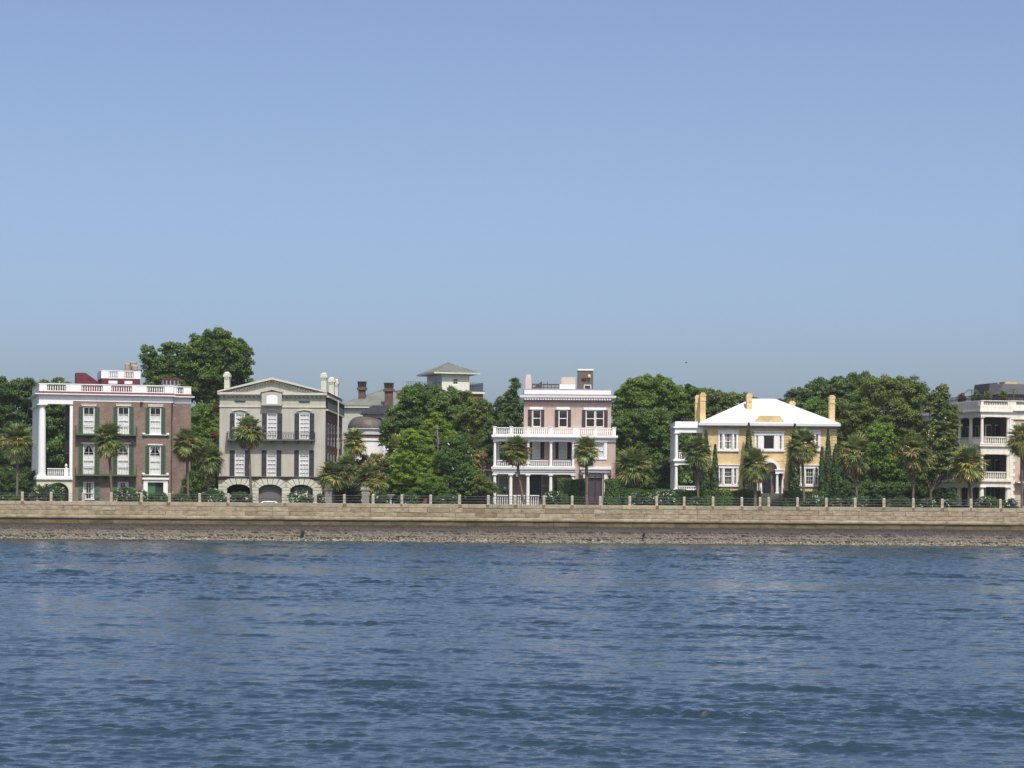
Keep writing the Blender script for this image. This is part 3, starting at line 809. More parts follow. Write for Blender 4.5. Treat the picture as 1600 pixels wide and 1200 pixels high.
    for xa, xb, yt in ((824, 862, 40), (864, 918, 24), (872, 924, 55)):
        ua, ub = H.u(xa, v), H.u(xb, v); r_ = (ub - ua) / 2; zt_ = H.z(870, yt, v)
        H.part('chimney_pot', MB().lathe([(r_ * .9, H.z(870, 91, v)), (r_, zt_ - .3), (r_ * 1.1, zt_ - .12), (r_ * .9, zt_), (r_ * .6, zt_), (r_ * .6, zt_ - .4)], (ua + ub) / 2, v + .6 - (.5 if yt == 55 else 0), 14), tan, co)
    v = 5.0; a, b = H.u(1118, v), H.u(1240, v); z_ = H.z(1180, 165, v)
    q = MB().box(a, b, v, v + 2, zc2, z_)
    so = H.part('skylight', q, mat('grey_metal', (.30, .30, .31), rough=.5, var=.15)); H.part('skylight_roof', MB().box(a - .1, b + .25, v - .1, v + 2.1, z_ + .003, z_ + .2), red, so)
    for k in range(4): H.part('pane', MB().box(a + .1 + (b - a) * k / 4, a + (b - a) * (k + 1) / 4 - .1, v - .02, v - .004, z_ - .7, z_ - .1), MATS['dark_glass'], so)
    # downspout
    ud = H.u(1190); H.part('downspout', MB().tube([(ud, -.12, .1), (ud, -.12, zt - .3), (ud, -.05, zt)], .07, 8), mat('dark_brown_pipe', (.05, .035, .03), rough=.5))
    ud = H.u(953); H.part('rain_head', MB().box(ud - .2, ud + .2, -.32, -.064, H.z(953, 356), H.z(953, 340)), mat('dark_brown_pipe', (.05, .035, .03)))
brick_house()

# ================================================================== the grey stuccoed house with the pediment
def grey_house():
    H = House('grey_house', 'grey stuccoed house with a scalloped pediment, three arches at street level and dark shutters', 'house', 342, 345, -1, (310, 560, 5))
    st = mat('grey_stucco', alb(192, 189, 175), rough=.85, streak=.13, var=.07, scale=.5, bump=.1)
    dk = mat('joint_stucco', alb(120, 117, 105), rough=.9, var=.1); lt = mat('pale_stucco', alb(208, 207, 190), rough=.8, var=.05)
    sh = mat('slate_shutter', (.028, .03, .042), rough=.55, var=.12); wp = MATS['white_paint']
    D = 27.0; u1 = H.u(992); zb = H.z(560, 932); ze = H.z(575, 290)
    top = [H.R(285, 430, 364, 632), H.R(536, 431, 614, 632), H.R(789, 433, 868, 632)]
    low = [H.R(285, 718, 361, 924), H.R(534, 719, 609, 926), H.R(787, 720, 864, 930)]
    mb = MB(); facade(mb, 0, u1, zb, ze, top + low, 0)
    H.part('wall', mb, st)
    br = brick_mat('red_brick', alb(118, 74, 66), alb(96, 58, 54), (.2, .15, .12))
    mb = MB(); shell(mb, 0, u1, .001, D, 0, ze, top=True); H.part('brick_side_wall', mb, br)
    H.part('floor', MB().box(.05, u1 - .05, .45, D - .1, zb + .2, zb + .35), MATS['interior'])
    for r in top: window(H, r, 0, 3, 6, curtain='full')
    for r in low: window(H, r, 0, 3, 6, curtain='full')
    for a, b in ((247, 283), (367, 400), (498, 534), (617, 655), (752, 787), (870, 905)): shutter(H, H.R(a, 430, b, 634), 0, sh, None, 3)
    for a, b in ((245, 283), (363, 397), (495, 532), (611, 648), (750, 785), (866, 903)): shutter(H, H.R(a, 718, b, 926), 0, sh, None, 3)
    for a, b in ((262, 385), (515, 637), (768, 890)):
        r = H.R(a, 397, b, 422); q = MB(); um = (r[0] + r[2]) / 2
        q.prism([(r[0], r[3] - .32), (um, r[3] - .12), (r[2], r[3] - .32), (r[2], r[3] - .18), (um, r[3] + .05), (r[0], r[3] - .18)], -.16, -.002)
        q.box(r[0] + .05, r[0] + .2, -.1, -.002, r[1], r[3] - .33); q.box(r[2] - .2, r[2] - .05, -.1, -.002, r[1], r[3] - .33)
        H.part('window_hood', q, lt)
    # belt courses
    z = H.z(560, 378); H.part('string_course', MB().box(-.06, u1 + .06, -.12, -.002, z - .08, z + .1), lt)
    z0, z1 = H.z(560, 944), H.z(560, 921); ub = H.u(972)
    q = MB().box(-.14, u1 + .05, -.20, -.002, z0 + .25, z1 - .12); q.box(-.2, u1 + .1, -.32, -.002, z1 - .117, z1); H.part('belt_course', q, dk)
    for a, b, y in ((288, 365, 339), (790, 868, 343)):
        r = H.R(a, y - 6, b, y + 6); q = MB()
        for k in range(3): q.box(r[0], r[2], -.03, -.002, r[1] + .08 * k, r[1] + .08 * k + .03)
        q.box(r[0] - .08, r[2] + .08, -.14, -.002, r[3] + .02, r[3] + .12)
        H.part('attic_vent', q, mat('vent_dark_grey', (.11, .11, .10), rough=.8))  # slats and hood in one dark grey
    # pediment
    ua, um, uz = H.u(150), H.u(575), H.u(1004); zc = H.z(575, 291); zk = H.z(575, 268); za = H.z(575, 148)
    q = MB(); uca, ucb = H.u(500), H.u(652)
    for a, b in ((ua, uca), (ucb, uz)):
        q.box(a, b, -.55, -.002, zc + .12, zk); q.box(a + .15, b - .0, -.38, -.003, zc - .05, zc + .117)
    H.part('cornice', q, lt)
    for a, b in ((ua + .3, uca), (ucb, uz - .3)):
        q = MB(); n = int((b - a) / .55)
        for k in range(n):
            c = a + (b - a) * (k + .5) / n
            q.lathe([(.02, zc - .36), (.12, zc - .26), (.17, zc - .056)], c, -.14, 8)
        H.part('corbel', q, lt)
    H.part('gable', MB().add([(0, -.01, zk), (u1, -.01, zk), (u1, -.01, zk + .2), (um, -.01, za - .15), (0, -.01, zk + .2)], [(0, 1, 2, 3, 4)]), st)
    rk = MB(); t = .34
    for (x0, x1) in ((ua, um), (uz, um)):
        d = 1 if x1 > x0 else -1
        rk.prism([(x0, zk + .003), (x0, zk + .2), (x1, za), (x1, za - t)], -.6, -.012)
    H.part('raking_cornice', rk, lt)
    n = 17
    for sgn, x0 in ((1, ua), (-1, uz)):
        q = MB()
        for k in range(n):
            f = .16 + .8 * (k + .5) / n; c = x0 + (um - x0) * f; z = zk + (za - zk) * f - t - .05
            if H.u(500) - .1 < c < H.u(652) + .1 and z < H.z(575, 240): continue
            q.lathe([(.02, z - .34), (.14, z - .22), (.19, z)], c, -.12, 8)
        H.part('corbel', q, lt)
    rf = MB(); ov = .35
    rf.add([(ua, -.6, zk + .21), (um, -.6, za + .01), (um, D, za + .01), (ua, D, zk + .21), (uz, -.6, zk + .21), (uz, D, zk + .21)], [(0, 1, 2, 3), (1, 4, 5, 2)])
    rf.add([(0, D, zk - .5), (u1, D, zk - .5), (u1, D, zk + .2), (um, D, za), (0, D, zk + .2)], [(0, 1, 2, 3, 4)])
    rf.box(0, u1, .01, D, ze + .01, zk + .2)
    H.part('roof', rf, mat('grey_roof', (.22, .21, .20), rough=.7, var=.15))
    # arched attic opening with a white shutter, under its own little gable
    r = H.R(498, 245, 655, 388); a, b = H.u(535), H.u(620); zs, zt, z0 = H.z(577, 300), H.z(577, 280), H.z(577, 364)
    q = MB(); x = (a + b) / 2
    q.prism([(r[0], zc - 1.15), (a, zc - 1.15), (a, zs), (a, zt + .25), (x, zt + .55), (b, zt + .25), (b, zs), (b, zc - 1.15), (r[2], zc - 1.15), (r[2], r[3] - .42), (x, r[3] - .08), (r[0], r[3] - .42)], -.66, -.004)
    n = 10
    for k in range(n):
        t0, t1 = math.pi * k / n, math.pi * (k + 1) / n
        p0 = (x - (b - a) / 2 * math.cos(t0), zs + (zt - zs) * math.sin(t0)); p1 = (x - (b - a) / 2 * math.cos(t1), zs + (zt - zs) * math.sin(t1))
        q.quad((p0[0], -.655, p0[1]), (p1[0], -.655, p1[1]), (p1[0], -.655, zt + .3), (p0[0], -.655, zt + .3))
    q.prism([(r[0] - .15, r[3] - .418), (x, r[3] - .07), (r[2] + .15, r[3] - .418), (r[2] + .15, r[3] - .25), (x, r[3] + .1), (r[0] - .15, r[3] - .25)], -.78, -.05)
    q.box(r[0] - .05, r[2] + .05, -.74, -.005, zc - 1.4, zc - 1.153)
    do = H.part('attic_dormer', q, st)
    pts = [(a, z0)] + [(x - (b - a) / 2 * math.cos(math.pi * k / n), zs + (zt - zs) * math.sin(math.pi * k / n)) for k in range(n + 1)] + [(b, z0)]
    q = MB().prism(pts[::-1], -.62, -.5)
    for k in (1, 2, 3): q.box(a + (b - a) * k / 4 - .015, a + (b - a) * k / 4 + .015, -.635, -.623, z0, zs)
    H.part('shutter', q, wp, do)
    # balcony with ornamental iron
    a, b = H.u(226), H.u(914); zs0, zs1, zr = H.z(575, 645), H.z(575, 633), H.z(575, 576)
    q = MB().box(a, b, -1.15, -.002, zs0, zs1)
    for k in range(7):
        c = a + .5 + (b - a - 1) * k / 6; q.taper(c, -.35, zs0 - .35, zs0 - .003, .06, .1, .1, .34)
    bo = H.part('balcony', q, mat('dark_stone', (.10, .10, .095), rough=.8))
    q = MB(); iron_rail(q, (a + .05, -1.1), (b - .05, -1.1), zs1, zr, .36, .016, True)
    for uu in (a + .05, b - .05): iron_rail(q, (uu, -1.08), (uu, -.05), zs1, zr, .36, .016, True)
    H.part('iron_railing', q, MATS['black_iron'], bo)
    # rusticated arcade
    zt0 = z0 = H.z(560, 944) + .25
    ar = [(H.u(228), H.u(408)), (H.u(475), H.u(655)), (H.u(722), H.u(897))]
    zsp, ztp = H.z(560, 1030), H.z(560, 985)
    q = MB(); arch_wall(q, -.08, ub, 0, z0, [(a, b, zsp, ztp) for a, b in ar], -.04, .9); H.part('arcade', q, dk)
    q = MB(); edges = [-.08] + [e for p in ar for e in p] + [ub]
    for i in range(0, len(edges), 2):
        a, b = edges[i], edges[i + 1]; n = 6
        for k in range(n):
            za_, zb_ = zsp * k / n, zsp * (k + 1) / n
            if b - a > .25: q.box(a + .02, b - .02, -.12, -.042, za_ + .03, zb_ - .03)
        for za_, zb_, ins in ((zsp, zsp + .42, .10), (zsp + .42, zsp + .84, .30)):
            a2, b2 = a - (ins if i else 0) * .0 , b
            q.box(a + .03, b - .03, -.12, -.042, za_ + .03, min(zb_ - .03, z0 - .05))
    for a, b in ar:
        c, rr, hh = (a + b) / 2, (b - a) / 2, ztp - zsp; n = 9
        for k in range(n):
            t0, t1 = math.pi * (k + .06) / n, math.pi * (k + .94) / n
            def pt(t, o): 
                x, z = c - (rr + o) * math.cos(t), zsp + (hh + o) * math.sin(t)
                return (min(max(x, -.06), ub), min(z, z0 - .04))
            if 0 < k < n - 1: q.prism([pt(t0, .02), pt(t1, .02), pt(t1, 1.05), pt(t0, 1.05)], -.15, -.043)
    H.part('rustication', q, lt)
    a, b = ar[1]
    q = MB().box(a - .1, b + .1, .5, .58, 0, ztp + .05)
    for k in range(1, 8): q.box(a + (b - a) * k / 8 - .012, a + (b - a) * k / 8 + .012, .485, .499, 0, ztp)
    q.box(a, b, .48, .499, 1.75, 1.83)
    go = H.part('garage_door', q, mat('grey_door', (.13, .13, .12), rough=.6, var=.08))
    H.part('handle', MB().box((a + b) / 2 - .05, (a + b) / 2 + .05, .42, .478, 1.3, 1.7), MATS['black_iron'], go)
    a, b = ar[2]; q = MB().box(a - .05, b + .05, 1.6, 1.66, 0, ztp + .1)
    ro = H.part('loggia_window', q, mat('dark_frame', (.05, .055, .06), rough=.5))
    for k in range(3): H.part('pane', MB().box(a + .2 + (b - a - .3) * k / 3, a + .1 + (b - a - .3) * (k + 1) / 3, 1.57, 1.597, .9, ztp - .3), mat('blue_glass', (.04, .05, .065), rough=.08, spec=.7), ro)
    # chimneys
    for x0, x1, yt, yb, v in ((195, 241, 103, 250, 2.0), (952, 1001, 110, 262, 2.0), (1014, 1060, 145, 270, 13.0), (1062, 1088, 160, 285, 20.0)):
        a, b = H.u(x0, v), H.u(x1, v)
        if v > 3: b = min(b, u1 - .05) if b - a < 3 else b
        zt = H.z((x0 + x1) / 2, yt, v); c, hw = (H.u(x0, v) + H.u(x1, v)) / 2, (H.u(x1, v) - H.u(x0, v)) / 2 * .86
        c = min(c, u1 - hw + .75) 
        q = MB().box(c - hw, c + hw, v, v + 1.3, ze - 2, zt - .75); q.box(c - hw - .14, c + hw + .14, v - .14, v + 1.44, zt - .747, zt - .45); q.box(c - hw - .05, c + hw + .05, v - .05, v + 1.35, zt - .447, zt - .2)
        q.taper(c, v + .65, zt - .197, zt, hw, .65, hw * .5, .3)
        for k in range(3): q.box(c - hw * .8 + k * hw * .62, c - hw * .8 + k * hw * .62 + .14, v - .1, v - .003, zt - 1.0, zt - .752)
        H.part('chimney', q, lt)
    # brick side: gutter line, shutters and windows, balustraded parapet
    q = MB().box(u1 + .002, u1 + .35, .2, D, ze - 2.05, ze - 1.85); q.box(u1 + .002, u1 + .45, .2, D, ze - .2, ze + .05); H.part('side_cornice', q, lt)
    q = MB(); iron_rail(q, (u1 + .3, .4), (u1 + .3, D), ze - 1.84, ze - .25, .5, .03); H.part('side_rail', q, mat('dark_rail', (.06, .07, .075), rough=.6))
    for zz in (zb + .3, zb + 4.6):
        for k in range(5):
            v0 = 2.5 + k * 4.7
            f = H.part('window', MB().box(u1 + .002, u1 + .09, v0, v0 + 1.2, zz, zz + 3.2), wp)
            H.part('pane', MB().box(u1 + .092, u1 + .1, v0 + .15, v0 + 1.05, zz + .15, zz + 3.05), MATS['blue_glass'], f)
            q = MB().box(u1 + .002, u1 + .12, v0 - .62, v0 - .02, zz, zz + 3.2); H.part('shutter', q, sh)
            q = MB().box(u1 + .002, u1 + .12, v0 + 1.22, v0 + 1.82, zz, zz + 3.2); H.part('shutter', q, sh)
    H.part('downspout', MB().tube([(u1 + .5, 14.5, .1), (u1 + .5, 14.5, ze)], .09, 8), lt)
grey_house()
# ================================================================== the pink house with the two tier piazza
def pink_house():
    H = House('pink_house', 'pink stuccoed house with a white two tier columned porch, a terrace balustrade and maroon shutters', 'house', 770, 345, 0, (730, 560, 5))
    pk = mat('pink_stucco', alb(196, 174, 162), rough=.85, streak=.13, var=.07, scale=.5, bump=.1); wp = MATS['white_paint']
    ms = mat('maroon_shutter', (.045, .022, .028), rough=.55, var=.15); gt = mat('grey_trim', (.55, .55, .55), rough=.6, var=.04)
    D = 16.0; vb = 3.2
    a, b = H.u(442, vb), H.u(1123, vb); zw = H.z(780, 340, vb); zt1 = H.z(680, 604)   # terrace level
    ap, bp = H.u(202), H.u(840); bw = H.u(1160)
    # upper block
    up = [H.R(511, 401, 576, 534, vb), H.R(716, 402, 784, 536, vb), H.R(928, 404, 997, 536, vb), H.R(1003, 404, 1068, 536, vb)]
    # porch back wall openings
    pu = [H.R(508, 655, 570, 785, vb), H.R(715, 655, 780, 785, vb)]
    pl = [H.R(480, 910, 580, 1110, vb), H.R(582, 910, 648, 1080, vb), H.R(672, 915, 730, 1080, vb)]
    pu.append(H.R(375, 655, 430, 785, vb)); pl = [(o[0], max(o[1], .45), o[2], o[3]) for o in pl]
    mb = MB(); ul_ = H.u(360, vb)
    facade(mb, a, b, zt1 + .25, zw, up, vb); 
    facade(mb, ul_, bp, .0, zt1 + .2, pu + pl, vb)
    shell(mb, a, b, vb, D, zt1 + .25, zw); shell(mb, ul_, bp, vb, D, 0, zt1 + .2, right=False, top=False)
    # lower right wing
    wn = H.R(945, 660, 1070, 780); dr = H.R(945, 932, 1054, 1120); dr = (dr[0], .5, dr[2], dr[3])
    facade(mb, bp + .02, bw, 0, zt1 + .19, [wn, dr], 0, .35)
    shell(mb, bp + .02, bw, 0, D, 0, zt1 + .19, top=False)
    H.part('wall', mb, pk)
    H.part('floor', MB().box(ul_ + .05, bw - .1, vb + .4, D - .1, H.z(700, 870), H.z(700, 850)), MATS['interior'])
    for r in up: window(H, r, vb, 1, 2, curtain=None, fw=.09, sill=False)
    for o in up: H.part('curtain', curtain_mb(o[0], o[3] - .5, o[2], o[3], vb + .5), mat('dim_blind', (.13, .14, .16), rough=.8))
    for r in ((475, 401, 503, 534), (577, 401, 602, 534), (685, 402, 712, 536), (788, 402, 810, 536), (897, 404, 923, 536), (1071, 404, 1097, 536)):
        shutter(H, H.R(*r, vb), vb, ms, None, 2)
    for r in ((488, 380, 592, 400), (697, 381, 801, 401), (909, 384, 1087, 403)):
        o = H.R(*r, vb); H.part('lintel', MB().box(o[0], o[2], vb - .12, vb - .003, o[1] + .01, o[3]), wp)
    for r in ((503, 400, 510, 534), (577, 400, 575, 534)): pass
    for r in pu:
        window(H, r, vb, 2, 4, curtain='full', sill=False)
    for x0, x1 in ((478, 506), (572, 600), (690, 713), (782, 815), (345, 373)): shutter(H, H.R(x0, 655, x1, 785, vb), vb, ms, None, 3)
    for r in pl[1:]: window(H, r, vb, 1, 2, frame='grey_trim', curtain=None, sill=False, fw=.07)
    q = MB().box(pl[0][0], pl[0][2], vb + .12, vb + .2, pl[0][1], pl[0][3]); H.part('door', q, mat('black_door', (.018, .018, .022), rough=.35))
    # cornice and parapet
    zc0, zc1 = H.z(780, 341, vb), H.z(780, 292, vb); ua, ub = H.u(408, vb), H.u(1160, vb)
    q = MB(); q.box(a - .06, b + .06, vb - .15, D, zw - .02, zw + .35); H.part('frieze', q, mat('mauve_trim', alb(150, 126, 128), rough=.8))
    q = MB(); q.add([(a - .1, vb - .2, zw + .353), (b + .1, vb - .2, zw + .353), (ub - .05, vb - .72, zc1 - .28), (ua + .05, vb - .72, zc1 - .28), (a - .1, D, zw + .353), (b + .1, D, zw + .353), (ub - .05, D, zc1 - .28), (ua + .05, D, zc1 - .28)],
                    [(0, 1, 2, 3), (0, 3, 7, 4), (1, 5, 6, 2)])
    q.box(ua, ub, vb - .78, D + .3, zc1 - .277, zc1)
    H.part('cornice', q, gt)
    q = MB(); n = 34
    for k in range(n):
        c = a + (b - a) * (k + .5) / n; q.box(c - .11, c + .11, vb - .66, vb - .3, zc1 - .62, zc1 - .3)
    H.part('dentil', q, wp)
    zp0, zp1 = H.z(780, 282, vb), H.z(780, 249, vb)
    H.part('roof', MB().box(a - .1, b + .1, vb - .35, D, zc1 + .003, zp0), mat('mauve_trim', alb(150, 126, 128)))
    q = MB().box(a + .03, b - .03, vb - .1, vb + .25, zp0 + .003, zp1); q.box(a + .03, a + .3, vb + .253, D, zp0 + .003, zp1); q.box(b - .3, b - .03, vb + .253, D, zp0 + .003, zp1)
    H.part('parapet', q, wp)
    H.part('roof_edge', MB().box(H.u(440, vb), H.u(1131, vb), vb + .5, D, zp1 + .02, H.z(780, 237, vb)), mat('grey_metal', (.30, .30, .31)))
    # terrace balustrade and its entablature
    q = MB(); zb0, zb1 = H.z(680, 600), H.z(680, 541); piers = [(202, 226), (332, 355), (465, 487), (641, 669), (826, 872), (992, 1015), (1134, 1160)]
    for x0, x1 in piers: q.box(H.u(x0), H.u(x1), -.05, .42, zb0, zb1 + .05); q.box(H.u(x0) - .05, H.u(x1) + .05, -.1, .47, zb1 + .053, zb1 + .14)
    for (p, p2) in zip(piers, piers[1:]): balusters(q, (H.u(p[1]) + .003, .18), (H.u(p2[0]) - .003, .18), zb0, zb1, .26, .055)
    balusters(q, (H.u(202) + .2, .45), (H.u(202) + .2, vb - .05), zb0, zb1, .26, .055); balusters(q, (H.u(1160) - .2, .45), (H.u(1160) - .2, vb + 3), zb0, zb1, .26, .055)
    H.part('terrace_balustrade', q, wp)
    z1, z2 = H.z(680, 617), H.z(680, 651)
    q = MB().box(H.u(190), H.u(1176), -.55, D, z1 + .003, zb0 - .003); q.box(H.u(196), H.u(1168), -.42, vb + .2, z1 - .15, z1)
    H.part('terrace_cornice', q, wp)
    q = MB().box(ap, bw + .06, -.13, .5, z2, z1 - .153); q.box(ap, ap + .5, .503, D, z2, z1 - .153); q.box(ap + .5, bp, .503, vb - .003, z1 - .4, z1 - .16); H.part('entablature', q, wp)
    # piazza
    zf0, zf1 = H.z(520, 868), H.z(520, 848); zl = H.z(520, 906); cx = [217, 343, 477, 655, 829]
    q = MB().box(H.u(190), bp + .1, -.35, vb - .003, zf0, zf1); q.box(H.u(195), bp + .05, -.2, .45, zl + .36, zf0 - .003); q.box(ap, bp, -.12, .4, zl + .003, zl + .357); q.box(ap, ap + .45, .403, vb, zl, zf0 - .003)
    H.part('porch_floor', q, gt)
    for i, x in enumerate(cx):
        u = H.u(x)
        H.part('column', column_mb(u, .18, zf1 + .003, z2 - .003, .21, 18), wp)
        H.part('column', column_mb(u, .18, .5, zl, .25, 18), wp)
    for vv in (vb - .35,):
        H.part('column', column_mb(H.u(243, vv), vv, zf1 + .003, z1 - .41, .2, 16), gt); H.part('column', column_mb(H.u(243, vv), vv, .5, zl, .23, 16), gt)
    q = MB(); zr = H.z(520, 796)
    for x0, x1 in zip(cx, cx[1:]):
        q2 = MB(); balusters(q2, (H.u(x0) + .29, .18), (H.u(x1) - .29, .18), zf1 + .003, zr, .25, .05); H.part('porch_railing', q2, wp)
    balusters(q, (H.u(cx[0]), .45), (H.u(cx[0]), vb - .6), zf1 + .003, zr, .25, .05)
    for x in (343, 477): H.part('rail_pier', MB().box(H.u(x) - .285, H.u(x) + .285, -.1, .46, zr - .5, zr + .06), wp)
    H.part('porch_railing', q, wp)
    q = MB(); zr = H.z(520, 1068); 
    for x0, x1 in zip(cx[:3], cx[1:3] + [585]):
        q2 = MB(); balusters(q2, (H.u(x0) + .34, .18), (H.u(x1) - .34, .18), .62, zr, .27, .05); H.part('porch_railing', q2, wp)
    H.part('porch_base', MB().box(ap - .1, bp, -.3, vb, 0, .497), mat('porch_base_brick', alb(150, 130, 115), rough=.9))
    # right wing window, frame with tall trim
    r = H.R(945, 660, 1070, 780); window(H, r, 0, 2, 2, curtain='full', sill=False)
    q = MB(); o = H.R(925, 650, 1092, 790); q.box(o[0], r[0] - .003, -.12, -.002, o[1], o[3]); q.box(r[2] + .003, o[2], -.12, -.002, o[1], o[3]); q.box(r[0], r[2], -.12, -.002, o[1], r[1] - .003); q.box(r[0], r[2], -.12, -.002, r[3] + .003, o[3]); q.box(o[0] - .15, o[2] + .15, -.25, -.002, o[3] + .003, o[3] + .2)
    H.part('window_surround', q, wp)
    # entrance
    o = H.R(905, 848, 1102, 1120); e = H.R(880, 845, 1124, 882); q = MB()
    q.box(e[0], e[2], -.75, -.002, e[1] + .25, e[3]); q.box(e[0] + .2, e[2] - .2, -.55, -.003, e[1] - .15, e[1] + .247)
    q.box(o[0], H.u(938), -.35, -.002, .0, e[1] - .153); q.box(H.u(1072), o[2], -.35, -.002, .0, e[1] - .153)
    q.box(H.u(938) + .003, H.u(1072) - .003, -.2, -.002, dr[3] + 1.0, e[1] - .153)
    eo = H.part('door_surround', q, wp)
    q = MB().box(e[0] - .02, e[0] + .5, -.5, -.003, e[1] - .62, e[1] - .16); q.box(e[2] - .5, e[2] + .02, -.5, -.003, e[1] - .62, e[1] - .16); H.part('bracket', q, mat('bracket_brown', (.12, .10, .10), rough=.7), eo)
    x, zz, rr = (dr[0] + dr[2]) / 2, dr[3] + .12, (dr[2] - dr[0]) / 2 * 1.04
    q = MB(); n = 16; pts = [(x + rr * math.cos(math.pi * k / n), zz + rr * .68 * math.sin(math.pi * k / n)) for k in range(n + 1)]
    q.prism([(x - rr - .1, zz - .1), (x + rr + .1, zz - .1), (x + rr + .1, zz + .9), (x - rr - .1, zz + .9)], -.06, -.002); fo = H.part('fanlight', q, wp)
    q = MB().prism(pts, -.075, -.063); H.part('pane', q, MATS['dark_glass'], fo)
    q = MB()
    for k in range(1, 8): 
        t = math.pi * k / 8; q.tube([(x + .25 * math.cos(t), -.09, zz + .17 * math.sin(t)), (x + rr * math.cos(t), -.09, zz + rr * .68 * math.sin(t))], .028, 5)
    for s_ in (.38, .7): q.tube([(x + rr * s_ * math.cos(math.pi * k / 12), -.092, zz + rr * .68 * s_ * math.sin(math.pi * k / 12)) for k in range(13)], .028, 5)
    H.part('muntin', q, wp, fo)
    md = mat('maroon_door', (.10, .018, .028), rough=.35, var=.1); q = MB(); um = x; v = .14
    q.box(dr[0], dr[0] + .14, v, v + .08, .5, dr[3]); q.box(dr[2] - .14, dr[2], v, v + .08, .5, dr[3]); q.box(um - .13, um + .13, v, v + .08, .5, dr[3]); q.box(dr[0] + .14, um - .13, v, v + .08, dr[3] - .2, dr[3]); q.box(um + .13, dr[2] - .14, v, v + .08, dr[3] - .2, dr[3])
    q.box(dr[0] + .14, um - .13, v + .01, v + .07, .5, 1.45); q.box(um + .13, dr[2] - .14, v + .01, v + .07, .5, 1.45); do = H.part('door', q, md)
    H.part('pane', MB().box(dr[0] + .1, dr[2] - .1, v + .085, v + .095, 1.4, dr[3] - .15), MATS['blue_glass'], do)
    q = MB()
    for k in range(4): q.box(H.u(950) - .3, H.u(1066) + .3, -.4 - .35 * (4 - k), -.4 - .35 * (3 - k) if k < 3 else -.36, 0, .12 * (k + 1))
    H.part('front_steps', q, mat('pale_step', (.5, .47, .42), rough=.8))
    # roof furniture
    v = 8
    def bx(x0, y0, x1, y1, d, vv=v):
        o = H.R(x0, y0, x1, y1, vv); return o
    pc = mat('pale_pink', alb(216, 195, 184), rough=.85, var=.06)
    o = bx(455, 125, 501, 235, 1); zz = o[3]; q = MB().box(o[0], o[2], v, v + 1.2, zp0, zz - .5); q.taper((o[0] + o[2]) / 2, v + .6, zz - 1.0, zz, (o[2] - o[0]) / 2 * .85, .5, (o[2] - o[0]) / 2 * .75, .45)
    H.part('chimney', q, pc); 
    o = bx(735, 146, 845, 240, 1); q = MB().box(o[0], o[2], v, v + 1.4, H.z(790, 200, v), o[3]); co = H.part('chimney', q, pc)
    q = MB().box(o[0] - .25, o[2], v - .1, v + 1.5, zp0, H.z(790, 202, v)); H.part('chimney_base', q, wp, co)
    tw = mat('brown_tower', alb(110, 98, 88), rough=.85, var=.1); o = bx(866, 95, 984, 245, 1, 10)
    q = MB(); zw0, zw1, uw0, uw1 = H.z(935, 238, 10), H.z(935, 212, 10), H.u(914, 10), H.u(960, 10)
    facade(q, o[0], o[2], zp0, o[3], [(uw0, zw0, uw1, zw1)], 10, .2); shell(q, o[0], o[2], 10, 13.5, zp0, o[3]); to = H.part('lift_tower', q, tw)
    H.part('tower_cap', MB().box(o[0] - .06, o[2] + .06, 9.9, 13.6, o[3] + .003, o[3] + .22), wp, to)
    q = MB().box(uw0 - .1, uw0 - .003, 9.9, 9.998, zw0, zw1 + .1); q.box(uw1 + .003, uw1 + .1, 9.9, 9.998, zw0, zw1 + .1); q.box(uw0, uw1, 9.9, 9.998, zw1 + .003, zw1 + .1); H.part('window_frame', q, wp, to)
    H.part('pane', MB().box(uw0, uw1, 10.1, 10.12, zw0, zw1), MATS['blue_glass'], to)
    q = MB().box(*H.R(895, 155, 930, 170, 10)[::2], 9.85, 9.998, *H.R(895, 155, 930, 170, 10)[1::2]); H.part('vent', q, MATS['black_iron'], to)
    r = H.R(946, 126, 960, 155, 10); H.part('wall_lamp', MB().lathe([(0, r[1]), (.22, r[1] + .1), (.25, r[3] - .2), (.12, r[3]), (0, r[3])], (r[0] + r[2]) / 2, 9.75, 10), pc, to)
    q = MB(); a_, b_ = H.u(507, v), H.u(714, v); zt_, zm = H.z(610, 197, v), H.z(610, 228, v)
    for k in range(8):
        c = a_ + (b_ - a_) * k / 7; q.box(c - .06, c + .06, v, v + .12, zp0, zt_ + (.25 if k == 4 else 0))
    for z in (zt_ - .1, zt_ - .9, zm): q.box(a_, b_, v + .02, v + .1, z - .07, z + .07)
    q.box(a_, b_, v + 2, v + 2.1, zt_ - .15, zt_); q.box(a_, a_ + .1, v + .13, v + 2, zt_ - .15, zt_); q.box(b_ - .1, b_, v + .13, v + 2, zt_ - .15, zt_)
    H.part('roof_deck_railing', q, mat('weathered_wood', (.10, .085, .07), rough=.9))
    q = MB(); rr = H.R(515, 200, 585, 230, v)
    q.prism([(rr[0], rr[1]), (rr[2], rr[1]), (rr[2], rr[3] + .4), ((rr[0] + rr[2]) / 2, rr[3])], v + .5, v + 1.8); H.part('deck_shed', q, mat('shed_dark', (.07, .075, .06), rough=.8, var=.2))
    # low side wing with red roof
    v = 5; o = H.R(130, 872, 205, 1120, v); r = H.R(136, 893, 178, 972, v); r2 = H.R(190, 893, 200, 972, v)
    q = MB(); facade(q, o[0], ap + 2, 0, o[3], [r], v); shell(q, o[0], ap + 2, v, 13, 0, o[3]); so = H.part('side_wing', q, mat('pale_grey_wall', (.45, .43, .43), rough=.8))
    window(H, r, v, 1, 2, curtain=None)
    z0, z1 = H.z(140, 868, v), H.z(190, 820, v); e0 = H.u(75, v)
